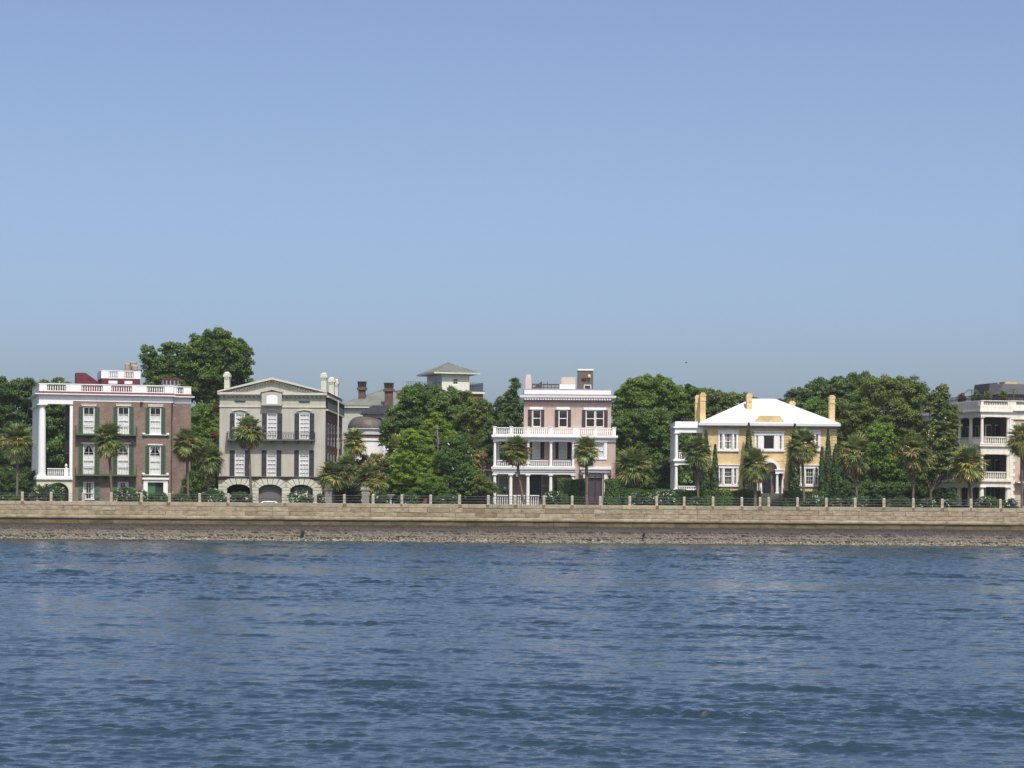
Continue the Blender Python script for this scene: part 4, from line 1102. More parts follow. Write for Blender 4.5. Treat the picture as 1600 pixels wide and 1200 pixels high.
    q = MB().add([(e0, v - .5, z0), (ap + 2, v - .5, z0), (ap + 2, 13, z0), (e0, 13, z0), (H.u(195, v), v + 2.5, z1 + .1), (ap + 2, v + 2.5, z1 + .1), (ap + 2, 10.5, z1 + .1), (H.u(195, v), 10.5, z1 + .1)],
                 [(0, 1, 5, 4), (0, 4, 7, 3), (2, 3, 7, 6), (4, 5, 6, 7), (0, 3, 2, 1), (1, 2, 6, 5)])
    H.part('wing_roof', q, mat('red_roof', (.20, .045, .06), rough=.6, var=.15), so)
    H.part('eave', MB().box(e0, ap + 2, v - .55, v - .502, z0 - .18, z0), wp, so)
pink_house()

# ================================================================== the yellow brick villa
def yellow_house():
    H = House('yellow_house', 'yellow brick villa with a white metal hip roof, tripartite windows and arched doorway', 'house', 1097, 345, 0, (1020, 580, 5.161))
    yb = brick_mat('yellow_brick', alb(238, 213, 158), alb(227, 200, 145), alb(220, 200, 158)); wp = MATS['white_paint']; gt = MATS['grey_trim']
    D = 13.0; u1 = H.u(1480); zt = H.z(940, 458)
    cen = {}
    wins = []
    def tri(x0, x1, xs, y0, y1, plain=False): wins.append((x0, x1, xs, y0, y1, plain))
    tri(528, 688, [(538, 557), (578, 636), (655, 673)], 505, 628); tri(820, 1055, [(833, 848), (893, 978), (1022, 1038)], 516, 628, True); tri(1190, 1350, [(1197, 1215), (1236, 1295), (1315, 1333)], 508, 628)
    tri(528, 688, [(538, 556), (578, 634), (655, 672)], 782, 912); tri(1185, 1350, [(1195, 1213), (1233, 1292), (1315, 1333)], 785, 912)
    ops = []
    for x0, x1, xs, y0, y1, pl in wins:
        for a, b in xs: ops.append(H.R(a, y0, b, y1))
    door = H.R(850, 815, 1052, 995); zd = H.z(945, 985); ds = (H.u(850), zd, H.u(1050), H.z(945, 806))
    mb = MB(); facade(mb, 0, u1, 0, zt, ops + [ds], 0, .3); shell(mb, 0, u1, 0, D, 0, zt); H.part('wall', mb, yb)
    H.part('floor', MB().box(.1, u1 - .1, .5, D - .1, H.z(940, 700), H.z(940, 690)), MATS['interior'])
    i = 0
    for x0, x1, xs, y0, y1, pl in wins:
        q = MB(); o = [H.R(a, y0, b, y1) for a, b in xs]; f = H.R(x0, y0, x1, y1); z0, z1 = o[0][1], o[0][3]
        e = [f[0]] + [k for r in o for k in (r[0], r[2])] + [f[2]]
        for k in range(0, len(e), 2): q.box(e[k], e[k + 1], -.10, -.002, z0, z1)
        q.box(f[0] - .05, f[2] + .05, -.16, -.002, z1 + .003, z1 + .42); q.box(f[0] - .15, f[2] + .15, -.26, -.002, z1 + .423, z1 + .55)
        q.box(f[0] - .1, f[2] + .1, -.2, -.002, z0 - .32, z0 - .003)
        if not pl:
            for k in (2, 4): q.lathe([(.13, z0), (.15, z0 + .1), (.13, z1 - .1), (.16, z1)], (e[k] + e[k + 1]) / 2, -.12, 10)
        H.part('window_surround', q, wp)
        for k, r in enumerate(o):
            mid = (k == 1)
            window(H, r, 0, (1 if pl else 3) if mid else 1, 1 if (pl and mid) else 4, curtain=None if (pl or y0 > 700) else 'sides', sill=False, fw=.06)
    # string lines and quoins in the brickwork
    q = MB()
    for xa, xb in ((1055, 1105), (1440, 1482)):
        z = H.z(1080, 965); n = 21; zt2 = H.z(1080, 462)
        for k in range(n): q.box(H.u(xa), H.u(xb), -.055, -.002, z + (zt2 - z) * k / n + .05, z + (zt2 - z) * (k + 1) / n - .03)
    H.part('quoin', q, yb)
    q = MB(); z = H.z(700, 487); q.box(0, H.u(1054), -.04, -.002, z - .05, z + .05); q.box(H.u(690), H.u(1054), -.04, -.002, H.z(900, 720) - .05, H.z(900, 720) + .05); H.part('string_course', q, yb)
    # eaves and roof
    ua, ub = H.u(370, -.9), H.u(1512, -.9); z0, z1 = H.z(940, 440, -.9), H.z(940, 419, -.9)
    q = MB().add([(-.05, -.06, zt), (u1 + .05, -.06, zt), (ub, -.85, z0), (ua, -.85, z0), (-.05, D, zt), (u1 + .05, D, zt), (ub, D + .8, z0), (ua, D + .8, z0)], [(0, 1, 2, 3), (1, 5, 6, 2), (0, 3, 7, 4), (4, 7, 6, 5)])
    H.part('soffit', q, mat('grey_soffit', (.34, .34, .35), rough=.7))
    H.part('gutter', MB().box(ua - .03, ub + .03, -.9, D + .85, z0 + .003, z1), gt)
    v = 7.0; ra, rb, zr = H.u(795, v), H.u(985, v), H.z(880, 227, v)
    ea, eb = H.u(380, -.85), H.u(1508, -.85)
    q = MB().add([(ea, -.85, z1 + .003), (eb, -.85, z1 + .003), (eb, D + .8, z1 + .003), (ea, D + .8, z1 + .003), (ra, v, zr), (rb, v, zr)], [(0, 1, 5, 4), (1, 2, 5), (2, 3, 4, 5), (3, 0, 4), (0, 3, 2, 1)])
    for k in range(1, 40):
        c = ea + (eb - ea) * k / 40
        f = min(1, (c - ea) / (ra - ea), (eb - c) / (eb - rb))
        q.tube([(c, -.85, z1 + .03), (c, -.85 + (v + .85) * f, z1 + .03 + (zr - z1) * f)], .022, 4)
    q.tube([(ea, -.85, z1 + .03), (ra, v, zr + .02)], .06, 5); q.tube([(eb, -.85, z1 + .03), (rb, v, zr + .02)], .06, 5); q.tube([(ra, v, zr + .02), (rb, v, zr + .02)], .06, 5)
    H.part('roof', q, mat('white_metal_roof', (.68, .69, .70), rough=.5, var=.05, streak=.07))
    # raised parapet over the doorway bay
    a, b, c, d = H.u(820), H.u(850), H.u(1022), H.u(1052); zz0, zz1, zz2 = z1 + .01, H.z(940, 395), H.z(940, 359)
    arc = lambda cx, s_: [(cx + s_ * .32 * math.cos(math.pi / 2 * k / 5), zz1 + (zz2 - zz1) * (.0 + math.sin(math.pi / 2 * k / 5) * .8)) for k in range(6)]
    q = MB().prism([(a, zz0), (d, zz0), (d, zz1)] + [(c + (d - c) * (1 - k / 4), zz1 + (zz2 - zz1) * (k / 4) ** 2) for k in range(1, 5)] + [(b - (b - a) * k / 4, zz1 + (zz2 - zz1) * (1 - k / 4) ** 2) for k in range(5)], -.6, -.2)
    H.part('door_parapet', q, yb)
    # chimneys
    for x0, x1, yt, yb_, v_ in ((341, 377, 190, 400, 4), (380, 424, 172, 400, 2.5), (755, 799, 178, 330, 3.5), (1098, 1146, 240, 300, 9), (1423, 1467, 192, 420, 2.5)):
        a, b = H.u(x0, v_), H.u(x1, v_); zt_ = H.z((x0 + x1) / 2, yt, v_)
        q = MB().box(a, b, v_, v_ + 1.3, z1 - 1.2, zt_ - .55); q.box(a - .06, b + .06, v_ - .06, v_ + 1.36, zt_ - 1.2, zt_ - 1.05); q.box(a - .04, b + .04, v_ - .04, v_ + 1.34, zt_ - .547, zt_ - .2); q.box(a + .1, b - .1, v_ + .1, v_ + 1.2, zt_ - .197, zt_)
        co = H.part('chimney', q, yb)
        if x0 == 1098:
            for k in (0, 1): H.part('chimney_pot', MB().lathe([(.13, zt_), (.15, zt_ + .4), (.1, zt_ + .4)], a + .3 + .4 * k, v_ + .6, 8), mat('terracotta', (.24, .08, .045), rough=.8), co)
    # door with arched portico
    q = MB(); zl = H.z(945, 800); zc = H.z(945, 824)
    for xa, xb in ((843, 885), (985, 1054)): q.box(H.u(xa), H.u(xb), -.9, -.003, zc, zl); q.box(H.u(xa) - .08, H.u(xb) + .08, -1.0, -.003, zl + .003, zl + .18)
    cxu = (H.u(850) + H.u(1040)) / 2; r0, r1 = (H.u(985) - H.u(885)) / 2 * 1.06, (H.u(1012) - H.u(858)) / 2; n = 14
    for k in range(n):
        t0, t1 = math.pi * k / n, math.pi * (k + 1) / n; zo = zl + .18
        q.prism([(cxu + r0 * math.cos(t0), zo + r0 * math.sin(t0)), (cxu + r1 * math.cos(t0), zo + r1 * math.sin(t0)), (cxu + r1 * math.cos(t1), zo + r1 * math.sin(t1)), (cxu + r0 * math.cos(t1), zo + r0 * math.sin(t1))], -.95, -.004)
    po = H.part('portico', q, wp)
    for x in (868, 1000):
        H.part('column', column_mb(H.u(x), -.7, zd - .0, zc - .003, .2, 16), wp, po)
    q = MB().box(H.u(1040), H.u(1054), -.2, -.003, zd, zc - .003); q.box(H.u(843), H.u(856), -.2, -.003, zd, zc - .003); H.part('pilaster', q, wp, po)
    nd = mat('navy_door', (.014, .016, .026), rough=.4); a, b = H.u(886), H.u(984)
    q = MB().box(a, b, .18, .26, zd, ds[3])
    for s_ in (0, 1):
        for k in range(3): q.box(a + .12 + s_ * (b - a) / 2, a + (b - a) / 2 - .12 + s_ * (b - a) / 2, .15, .178, zd + .25 + k * 1.05, zd + 1.1 + k * 1.05)
    H.part('door', q, nd)
    q = MB().box(ds[0], a - .01, .2, .28, zd, ds[3]); q.box(b + .01, ds[2], .2, .28, zd, ds[3]); q.box(H.u(955), b, .05, .17, zd, ds[3]); H.part('door_panel', q, mat('mauve_panel', (.16, .12, .13), rough=.7))
    sm = mat('mossy_step', (.115, .115, .075), rough=.95, var=.3, scale=2); q = MB(); n = 9
    for k in range(n): q.box(H.u(872), H.u(1060), -1.0 - .34 * (n - k), -1.0 - .34 * (n - k - 1) if k < n - 1 else -.003, 0, zd * (k + 1) / n - .01)
    H.part('front_steps', q, sm)
    for x in (866, 1045):
        q = MB(); u = H.u(x); 
        q.tube([(u, -1.0, zd + .8), (u, -4.0, .9), (u, -4.1, .4)], .03, 6)
        for k in range(8): q.box(u - .015, u + .015, -1.05 - k * .4, -1.02 - k * .4, max(.05, zd - .02 - zd * (k + .7) / 8.2), zd + .8 - k * .1 * (zd - .1) * 1.0)
        H.part('stair_railing', q, MATS['black_iron'])
    # two tier side porch
    o0, o1 = H.u(180), H.u(397); vp = 10
    zt1, zt2, zt3 = H.z(280, 496), H.z(280, 458), H.z(280, 405); zf0, zf1 = H.z(280, 755), H.z(280, 716); zb = H.z(280, 955)
    q = MB().box(o0 - .05, -.003, -.1, .35, zt1, zt2); q.box(o0 - .05, o0 + .35, .353, vp, zt1, zt2); q.box(o0 - .25, -.003, -.3, vp + .2, zt2 + .003, zt2 + .2); q.box(o0 - .02, H.u(362), -.05, vp, zt2 + .203, zt3)
    q.box(o0 + .36, -.01, .36, vp, zt1 + .3, zt1 + .4); H.part('porch_roof', q, wp)
    q = MB().box(o0 - .3, -.003, -.3, vp, zf1 - .18, zf1); q.box(o0 - .05, -.003, -.1, .35, zf0, zf1 - .183); q.box(o0 - .05, o0 + .35, .353, vp, zf0, zf1 - .183); H.part('porch_floor', q, wp)
    for k in range(5):
        for (za, zb_) in ((zf1 + .003, zt1 - .003), (zb, zf0 - .003)):
            H.part('column', column_mb(o0 + .18, .15 + k * 2.3, za, zb_, .24, 16), wp)
    q = MB(); balusters(q, (o0 + .5, .15), (-.05, .15), zf1 + .003, H.z(280, 655), .25, .05)
    H.part('porch_railing', q, wp)
    for k in range(4): q = MB(); balusters(q, (o0 + .18, .45 + k * 2.3), (o0 + .18, 2.15 + k * 2.3), zf1 + .003, H.z(280, 655), .25, .05); H.part('porch_railing', q, wp)
    q = MB(); balusters(q, (o0 + .5, .15), (-.05, .15), zb + .003, H.z(280, 925), .25, .05); H.part('porch_railing', q, wp)
    H.part('porch_base', MB().box(o0 - .2, -.003, -.2, vp, 0, zb - .003), gt)
yellow_house()

# ================================================================== the cream house with three storeys of galleries
def gallery_house():
    H = House('gallery_house', 'cream house with balustraded galleries and a plant filled roof deck at the right edge', 'house', 1533, 347, 15, (1290, 570, 5.161))
    cp = mat('ivory_paint', (.72, .685, .60), rough=.6, var=.06, scale=.8, streak=.15); D = 20.0
    u2 = H.u(1492); 
    dkw = mat('gallery_wall_shade_tone', (.075, .062, .058), rough=.8); vb = 3.4  # house wall coloured dark to paint in the deep shade of the galleries
    zT0, zT1, zT2, zT3 = H.z(1370, 420), H.z(1370, 368), H.z(1370, 332), H.z(1370, 288)
    lv = [(H.z(1370, 1140), H.z(1370, 985), H.z(1370, 928)), (H.z(1370, 926), H.z(1370, 722), H.z(1370, 645)), (H.z(1370, 641), H.z(1370, 421), zT1)]
    ul = -.25
    # inner house wall behind the galleries
    wl = vb                                             # gallery depth on the long side
    mb = MB(); ops = []
    uh0, uh1 = wl, u2 + 14
    for (a, b, c) in lv:
        ops += []
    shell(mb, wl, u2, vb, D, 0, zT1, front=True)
    H.part('gallery_wall_shade_tone', mb, dkw)
    for i, (a, b, c) in enumerate(lv):
        a = max(a, .35)
        for xx in (1310, 1385, 1440):
            u = H.u(xx, vb); 
            f = H.part('french_window', MB().box(u - .5, u + .5, vb - .1, vb - .003, a + .1, a + 2.9), MATS['grey_trim']); H.part('pane', MB().box(u - .38, u + .38, vb - .12, vb - .103, a + .3, a + 2.75), MATS['dark_glass'], f)
            for s_ in (-1, 1): H.part('shutter', MB().box(u + s_ * .78 - .26, u + s_ * .78 + .26, vb - .12, vb - .003, a + .1, a + 2.9), mat('dark_shutter', (.03, .03, .035), rough=.6))
        for k in range(5):
            v0 = vb + 1.2 + k * 3.2
            f = H.part('french_window', MB().box(wl - .1, wl - .003, v0, v0 + 1.1, a + .1, a + 2.9), MATS['grey_trim']); H.part('pane', MB().box(wl - .12, wl - .103, v0 + .12, v0 + .98, a + .3, a + 2.75), MATS['dark_glass'], f)
    uc1 = H.u(1474); uc0 = H.u(1256) + .15; colv = [.15] + [.15 + 3.6 * k for k in range(1, 6)]
    for i, (a, b, c) in enumerate(lv):
        a0 = max(a, .35); r_ = .36 if i == 0 else .24
        q = MB()
        q.box(uc0 - .35, u2, -.2, .5, b, c - .25); q.box(uc0 - .35, uc0 + .35, .503, D, b, c - .25)
        q.box(uc0 - .6, u2 + .1, -.45, vb, c - .247, c) ; q.box(uc0 - .6, wl, vb + .003, D, c - .247, c)
        q.box(uc0 + .36, u2, .51, vb, b + .35, b + .5); q.box(uc0 + .36, wl, vb + .003, D, b + .35, b + .5)
        H.part('gallery_floor', q, cp)
        for vv in colv: H.part('column', column_mb(uc0, vv, a0, b - .003, r_, 16), cp)
        H.part('column', column_mb(uc1, .15, a0, b - .003, r_, 16), cp)
        H.part('pilaster', MB().box(u2 - .25, u2 - .002, -.15, .35, a0, b - .003), cp); H.part('gallery_wall_shade_tone', MB().box(u2 - .06, u2 - .004, .36, vb, a0, b - .003), dkw)  # thin dark sheet over the inner side wall, painting in gallery shade
        if i:
            q = MB(); zr = H.z(1370, 862 if i == 1 else 580)
            balusters(q, (uc0 + .32, .15), (uc1 - .32, .15), a0 + .003, zr, .27, .055)
            H.part('gallery_railing', q, cp)
            for v0, v1 in zip(colv, colv[1:]): q = MB(); balusters(q, (uc0, v0 + .32), (uc0, v1 - .32), a0 + .003, zr, .27, .055); H.part('gallery_railing', q, cp)
    H.part('gallery_base', MB().box(uc0 - .5, u2, -.4, D, 0, .347), cp)
    # main front right of the galleries
    v = 0.6; ue = u2 + 16
    o = [H.R(1568, 690, 1640, 940, v), H.R(1575, 1005, 1640, 1140, v), H.R(1580, 470, 1640, 620, v)]
    mb = MB(); facade(mb, u2 + .003, ue, 0, zT1, o, v); shell(mb, u2 + .003, ue, v, D, 0, zT1, left=True); H.part('wall', mb, mat('rose_stucco', alb(200, 178, 165), rough=.85, var=.06))
    for r in o: window(H, r, v, 2, 3, frame='dark_frame', curtain=None, sill=False)
    q = MB(); z = 0; k = 0
    while z < zT1 - .3:
        wd = .95 if k % 2 else .7; q.box(u2 + .01, u2 + wd, v - .1, v - .002, z + .015, z + .5); z += .515; k += 1
    H.part('quoin', q, cp)
    q = MB().box(u2 + .1, ue, v - .2, v - .003, zT1 - 1.2, zT1); q.box(u2 + .103, ue, v - .6, D, zT1 + .003, zT1 + .28); H.part('cornice', q, cp)
    q = MB(); a, b = H.u(1540), ue; z = H.z(1560, 942); q.box(a, b, v - 1.1, v - .003, z - .2, z); bo = H.part('balcony', q, MATS['cream_paint']); q = MB(); iron_rail(q, (a + .05, v - 1.05), (b, v - 1.05), z, z + 1.0, .25, .014, True); H.part('iron_railing', q, MATS['black_iron'], bo)
    # parapet
    q = MB(); q.box(uc0 - .5, u2 + .1, -.35, .2, zT1 + .003, zT2)
    q.box(uc0 - .5, uc0 + .05, .203, D, zT1 + .003, zT3 - .12); xs = [1245, 1265, 1460, 1490]; us = [H.u(x) for x in xs]; us[0] = uc0 - .4; us[3] = u2 + .1
    q.box(us[0], us[1], -.3, .15, zT2 + .003, zT3 - .1); balusters(q, (us[1], -.08), (us[2], -.08), zT2 + .003, zT3 - .1, .25, .055); q.box(us[2], us[3], -.3, .15, zT2 + .003, zT3 - .1); q.box(us[0] - .05, us[3] + .05, -.36, .2, zT3 - .098, zT3)
    q.box(uc0 - .45, uc0 + .0, .203, D, zT3 - .117, zT3)
    u4 = H.u(1525, v); q.box(u2 + .11, ue, v - .4, v + .1, zT1 + .285, zT2 + .1); q.box(u2 + .11, u4, v - .35, v + .1, zT2 + .103, zT3 - .05); balusters(q, (u4, v - .12), (ue, v - .12), zT2 + .103, zT3 - .05, .25, .055); q.box(u2 + .11, ue, v - .42, v + .15, zT3 - .048, zT3 + .06)
    H.part('parapet', q, cp)
    H.part('roof', MB().box(uc0 + .06, ue - .1, .21, D - .1, zT1 + .29, zT1 + .45), MATS['slate'])
    # roof deck railing and slate attic
    v = 3.0; q = MB(); a, b = H.u(985, v), ue; z0, z1 = zT1 + .45, H.z(1250, 245, v); iron_rail(q, (uc0 + .5, .9), (b, .9), z0, z1, .42, .04, True); iron_rail(q, (uc0 + .5, 1.0), (uc0 + .5, D - 1), z0, z1, .42, .04, True); H.part('deck_railing', q, mat('deck_iron', (.04, .035, .035), rough=.7))
    sr = mat('slate_roof', (.078, .073, .086), rough=.7, var=.15, scale=2)
    v = 9.0; a, b, c = H.u(1312, v), H.u(1375, v), H.u(1445, v); zt, zb = H.z(1340, 142, v), zT1 + .4
    q = MB().prism([(a, zb), (c, zb), (c, H.z(1445, 195, v)), (b, zt), (a + .15, zt - .15), (a, H.z(1312, 215, v))], v, v + 5)
    H.part('attic_dormer', q, sr)
    a, b, c = H.u(1365, v - 1), H.u(1480, v - 1), ue
    z0, z1 = H.z(1400, 240, v - 1), H.z(1560, 150, v - 1)
    q = MB().add([(a, v - 2.5, z0), (c, v - 2.5, z0), (c, v + 8, z0), (a, v + 8, z0), (b, v + 1, z1), (c, v + 1, z1), (c, v + 5, z1), (b, v + 5, z1)], [(0, 1, 5, 4), (0, 4, 7, 3), (4, 5, 6, 7), (3, 7, 6, 2), (1, 2, 6, 5)])
    q.box(a + .3, c, v - 2.2, v + 7.5, zT1 + .46, z0 - .02)
    H.part('attic_roof', q, sr)
    o = H.R(1447, 138, 1537, 180, 11); q = MB().box(o[0], o[2], 11, 12.6, o[1] - 1.5, o[3] - .35); q.box(o[0] - .1, o[2] + .1, 10.9, 12.7, o[3] - .347, o[3]); H.part('chimney', q, mat('ochre_brick', (.48, .36, .19), rough=.85))
    return H
GH = gallery_house()

# ================================================================== buildings behind the gardens
def far_buildings():
    Z = (520, 550, 4.8)
    H = House('slate_roofed_house', 'pale house with grey metal hip roof and two brick chimneys behind the grey house', 'house', 533, 408, 0, Z)
    gr = mat('verdigris_roof', (.165, .18, .155), rough=.6, var=.18, scale=.6, col2=(.115, .112, .10)); red = mat('chimney_brick', alb(108, 86, 78), rough=.9, var=.2, scale=2)
    D = 18; a, b = H.u(70), H.u(640); ze, zr = H.z(300, 404), H.z(500, 285, 8)
    q = MB(); shell(q, a, b, 0, D, 0, ze, front=True); H.part('wall', q, mat('pale_weatherboard', (.42, .42, .38), rough=.8))
    q = MB().box(a - .6, b + .6, -.6, -.3, ze - .35, ze - .003); H.part('eave', q, mat('pale_trim', (.55, .56, .50), rough=.7))
    r0, r1 = H.u(372, 8), H.u(560, 8); ea, eb = a - .7, b + .7
    q = MB().add([(ea, -.7, ze), (eb, -.7, ze), (eb, D + .7, ze), (ea, D + .7, ze), (r0, 8, zr), (r1, 8, zr), (r1, 10, zr), (r0, 10, zr)], [(0, 1, 5, 4), (1, 2, 6, 5), (2, 3, 7, 6), (3, 0, 4, 7), (4, 5, 6, 7), (0, 3, 2, 1)])
    q.tube([(ea, -.7, ze), (r0, 8, zr)], .12, 6)
    H.part('roof', q, gr)
    for x0, x1, yt, yb, v in ((178, 252, 232, 350, 3.0), (375, 458, 242, 450, -1.2)):
        u0, u1 = H.u(x0, v), H.u(x1, v); zt = H.z((x0 + x1) / 2, yt + 30, v); q = MB().box(u0 + .25, u1 - .25, v, v + 1.4, 0 if v < 0 else ze - 1, zt - .5); q.box(u0, u1, v - .25, v + 1.65, zt - .497, zt - .1); q.box(u0 + .2, u1 - .2, v - .1, v + 1.5, zt - .097, zt)
        co = H.part('chimney', q, red)
        for k in range(3): H.part('chimney_pot', MB().lathe([(.24, zt), (.28, zt + .7), (.34, zt + .75), (.34, zt + .95), (.2, zt + .95)], u0 + (u1 - u0) * (k + .8) / 3.6, v + .7, 10), mat('black_pot', (.03, .028, .03), rough=.7), co)
    # domed house
    H = House('domed_house', 'white bow fronted house with a copper dome and black hipped lantern among the garden trees', 'house', 560, 388, 0, Z)
    wp = MATS['white_paint']; cx = H.u(248); r = (H.u(400) - H.u(100)) / 2 * .98
    z0, z1 = H.z(250, 572), H.z(250, 480); q = MB(); n = 12
    q.lathe([(r * 1.0, z0)] + [(r * (.42 + .58 * math.cos(math.pi / 2 * k / n)), z0 + (z1 - z0) * math.sin(math.pi / 2 * k / n)) for k in range(1, n + 1)] + [(0, z1)], cx, r, 32)
    H.part('dome', q, mat('copper', (.078, .044, .031), rough=.55, var=.1, scale=.7, col2=(.10, .125, .115), metal=.15), smooth=True)
    zz = [H.z(250, y) for y in (574, 606, 612, 640, 646, 668)]
    q = MB(); q.lathe([(r * .9, zz[1] - .25), (r * .96, zz[0] - .1), (r * 1.02, zz[0] - .05), (r * 1.02, z0), (r * .9, z0)], cx, r, 32); q.lathe([(r * .86, zz[5]), (r * .9, zz[5] + .1), (r * .9, zz[4]), (r * .86, zz[4])], cx, r, 32); H.part('cornice', q, wp)
    q = MB(); q.lathe([(r * .85, zz[5]), (r * .85, zz[1])], cx, r, 32); H.part('brick_drum', q, red)
    q = MB(); q.lathe([(r * .85, 0), (r * .85, zz[5] - .003)], cx, r, 32); q.box(H.u(160), H.u(420), r + .4, r + 9, 0, z0); H.part('wall', q, wp)
    u0, u1 = H.u(195), H.u(415); zb, zt = H.z(300, 462), H.z(300, 392); v = r - 1
    q = MB().add([(u0, v - 1, zb), (u1, v - 1, zb), (u1, v + 5, zb), (u0, v + 5, zb), (H.u(288), v + 1.6, zt), (H.u(418), v + 1.6, zt), (H.u(418), v + 2.4, zt), (H.u(288), v + 2.4, zt)], [(0, 1, 5, 4), (1, 2, 6, 5), (2, 3, 7, 6), (3, 0, 4, 7), (4, 5, 6, 7), (0, 3, 2, 1)])
    for k in range(1, 9):
        c = u0 + (u1 - u0) * k / 9; f = min(1, (c - u0) / (H.u(288) - u0 + .01)); q.tube([(c, v - 1, zb + .03), (c, v - 1 + 2.6 * f, zb + .03 + (zt - zb) * f)], .03, 4)
    lo = H.part('lantern_roof', q, mat('black_slate', (.032, .032, .038), rough=.6, var=.2)); H.part('lantern_wall', MB().box(u0 + .5, u1 - .4, v - .2, v + 4, z1 - .2, zb - .003), wp)
    # belvedere
    H = House('belvedere_house', 'brick house topped by a pale square tower with pyramid roof above the big oak', 'house', 690, 410, 18, Z)
    v = 0; a, b = H.u(815), H.u(1022); zw0, zw1 = H.z(920, 288), H.z(920, 168); dd = 9.0
    r = H.R(897, 195, 943, 246); q = MB(); facade(q, a, b, zw0 - .2, zw1, [r], 0, .15); shell(q, a, b, 0, dd, zw0 - .2, zw1); H.part('tower_wall', q, mat('pale_cream_wall', (.60, .60, .52), rough=.8, var=.05))
    window(H, r, 0, 2, 2, sill=False, fw=.16)
    H.part('side_window', MB().box(a - .06, a - .003, 3.5, 5.0, H.z(920, 258), H.z(920, 195)), MATS['dark_glass'])
    ov = 1.6; oy = .85; zt = H.z(885, 80, 4.5); q = MB().box(a - ov, b + ov, -oy, dd + oy, zw1 + .05, zw1 + .28); H.part('eave', q, MATS['pale_trim'])
    q = MB(); e = [(a - ov, -oy), (b + ov, -oy), (b + ov, dd + oy), (a - ov, dd + oy)]; zc = zw1 + .283; c = ((a + b) / 2, dd / 2)
    q.add([(*p, zc) for p in e] + [(c[0], c[1], zt)], [(0, 1, 4), (1, 2, 4), (2, 3, 4), (3, 0, 4), (3, 2, 1, 0)])
    for k in range(1, 14):
        x = e[0][0] + (e[1][0] - e[0][0]) * k / 14; f = 1 - abs(2 * k / 14 - 1); q.tube([(x, -oy, zc + .04), (x, -oy + (c[1] + oy) * f, zc + .04 + (zt - zc) * f)], .035, 4)
        y = -oy + (dd + 2 * oy) * k / 14; q.tube([(a - ov, y, zc + .04), (a - ov + (c[0] - a + ov) * f, y, zc + .04 + (zt - zc) * f)], .035, 4)
    H.part('tower_roof', q, gr)
    m0, m1 = H.u(560), H.u(1120, 1); zl0, zl1 = H.z(1020, 312), H.z(1020, 291)
    q = MB(); shell(q, m0, m1, .6, 14, 0, zl0, front=True); H.part('wall', q, brick_mat('dull_brick', alb(118, 84, 80), alb(104, 72, 68), (.17, .13, .12)))
    q = MB().box(m0 - .2, m1 + .2, .3, 14.2, zl0 + .003, zl1 - .06); H.part('cornice', q, MATS['cream_paint']); H.part('deck', MB().box(m0 - .25, m1 + .25, .25, 14.2, zl1 - .057, zl1), MATS['slate'])
    q = MB(); iron_rail(q, (m0, .7), (a - .1, .7), zl1, H.z(1070, 230), .3, .03); iron_rail(q, (b + .1, .7), (m1, .7), zl1, H.z(1070, 230), .3, .03); iron_rail(q, (m1, .75), (m1, 13), zl1, H.z(1070, 230), .3, .03); H.part('deck_railing', q, mat('blue_grey_iron', (.10, .13, .17), rough=.6))
far_buildings()
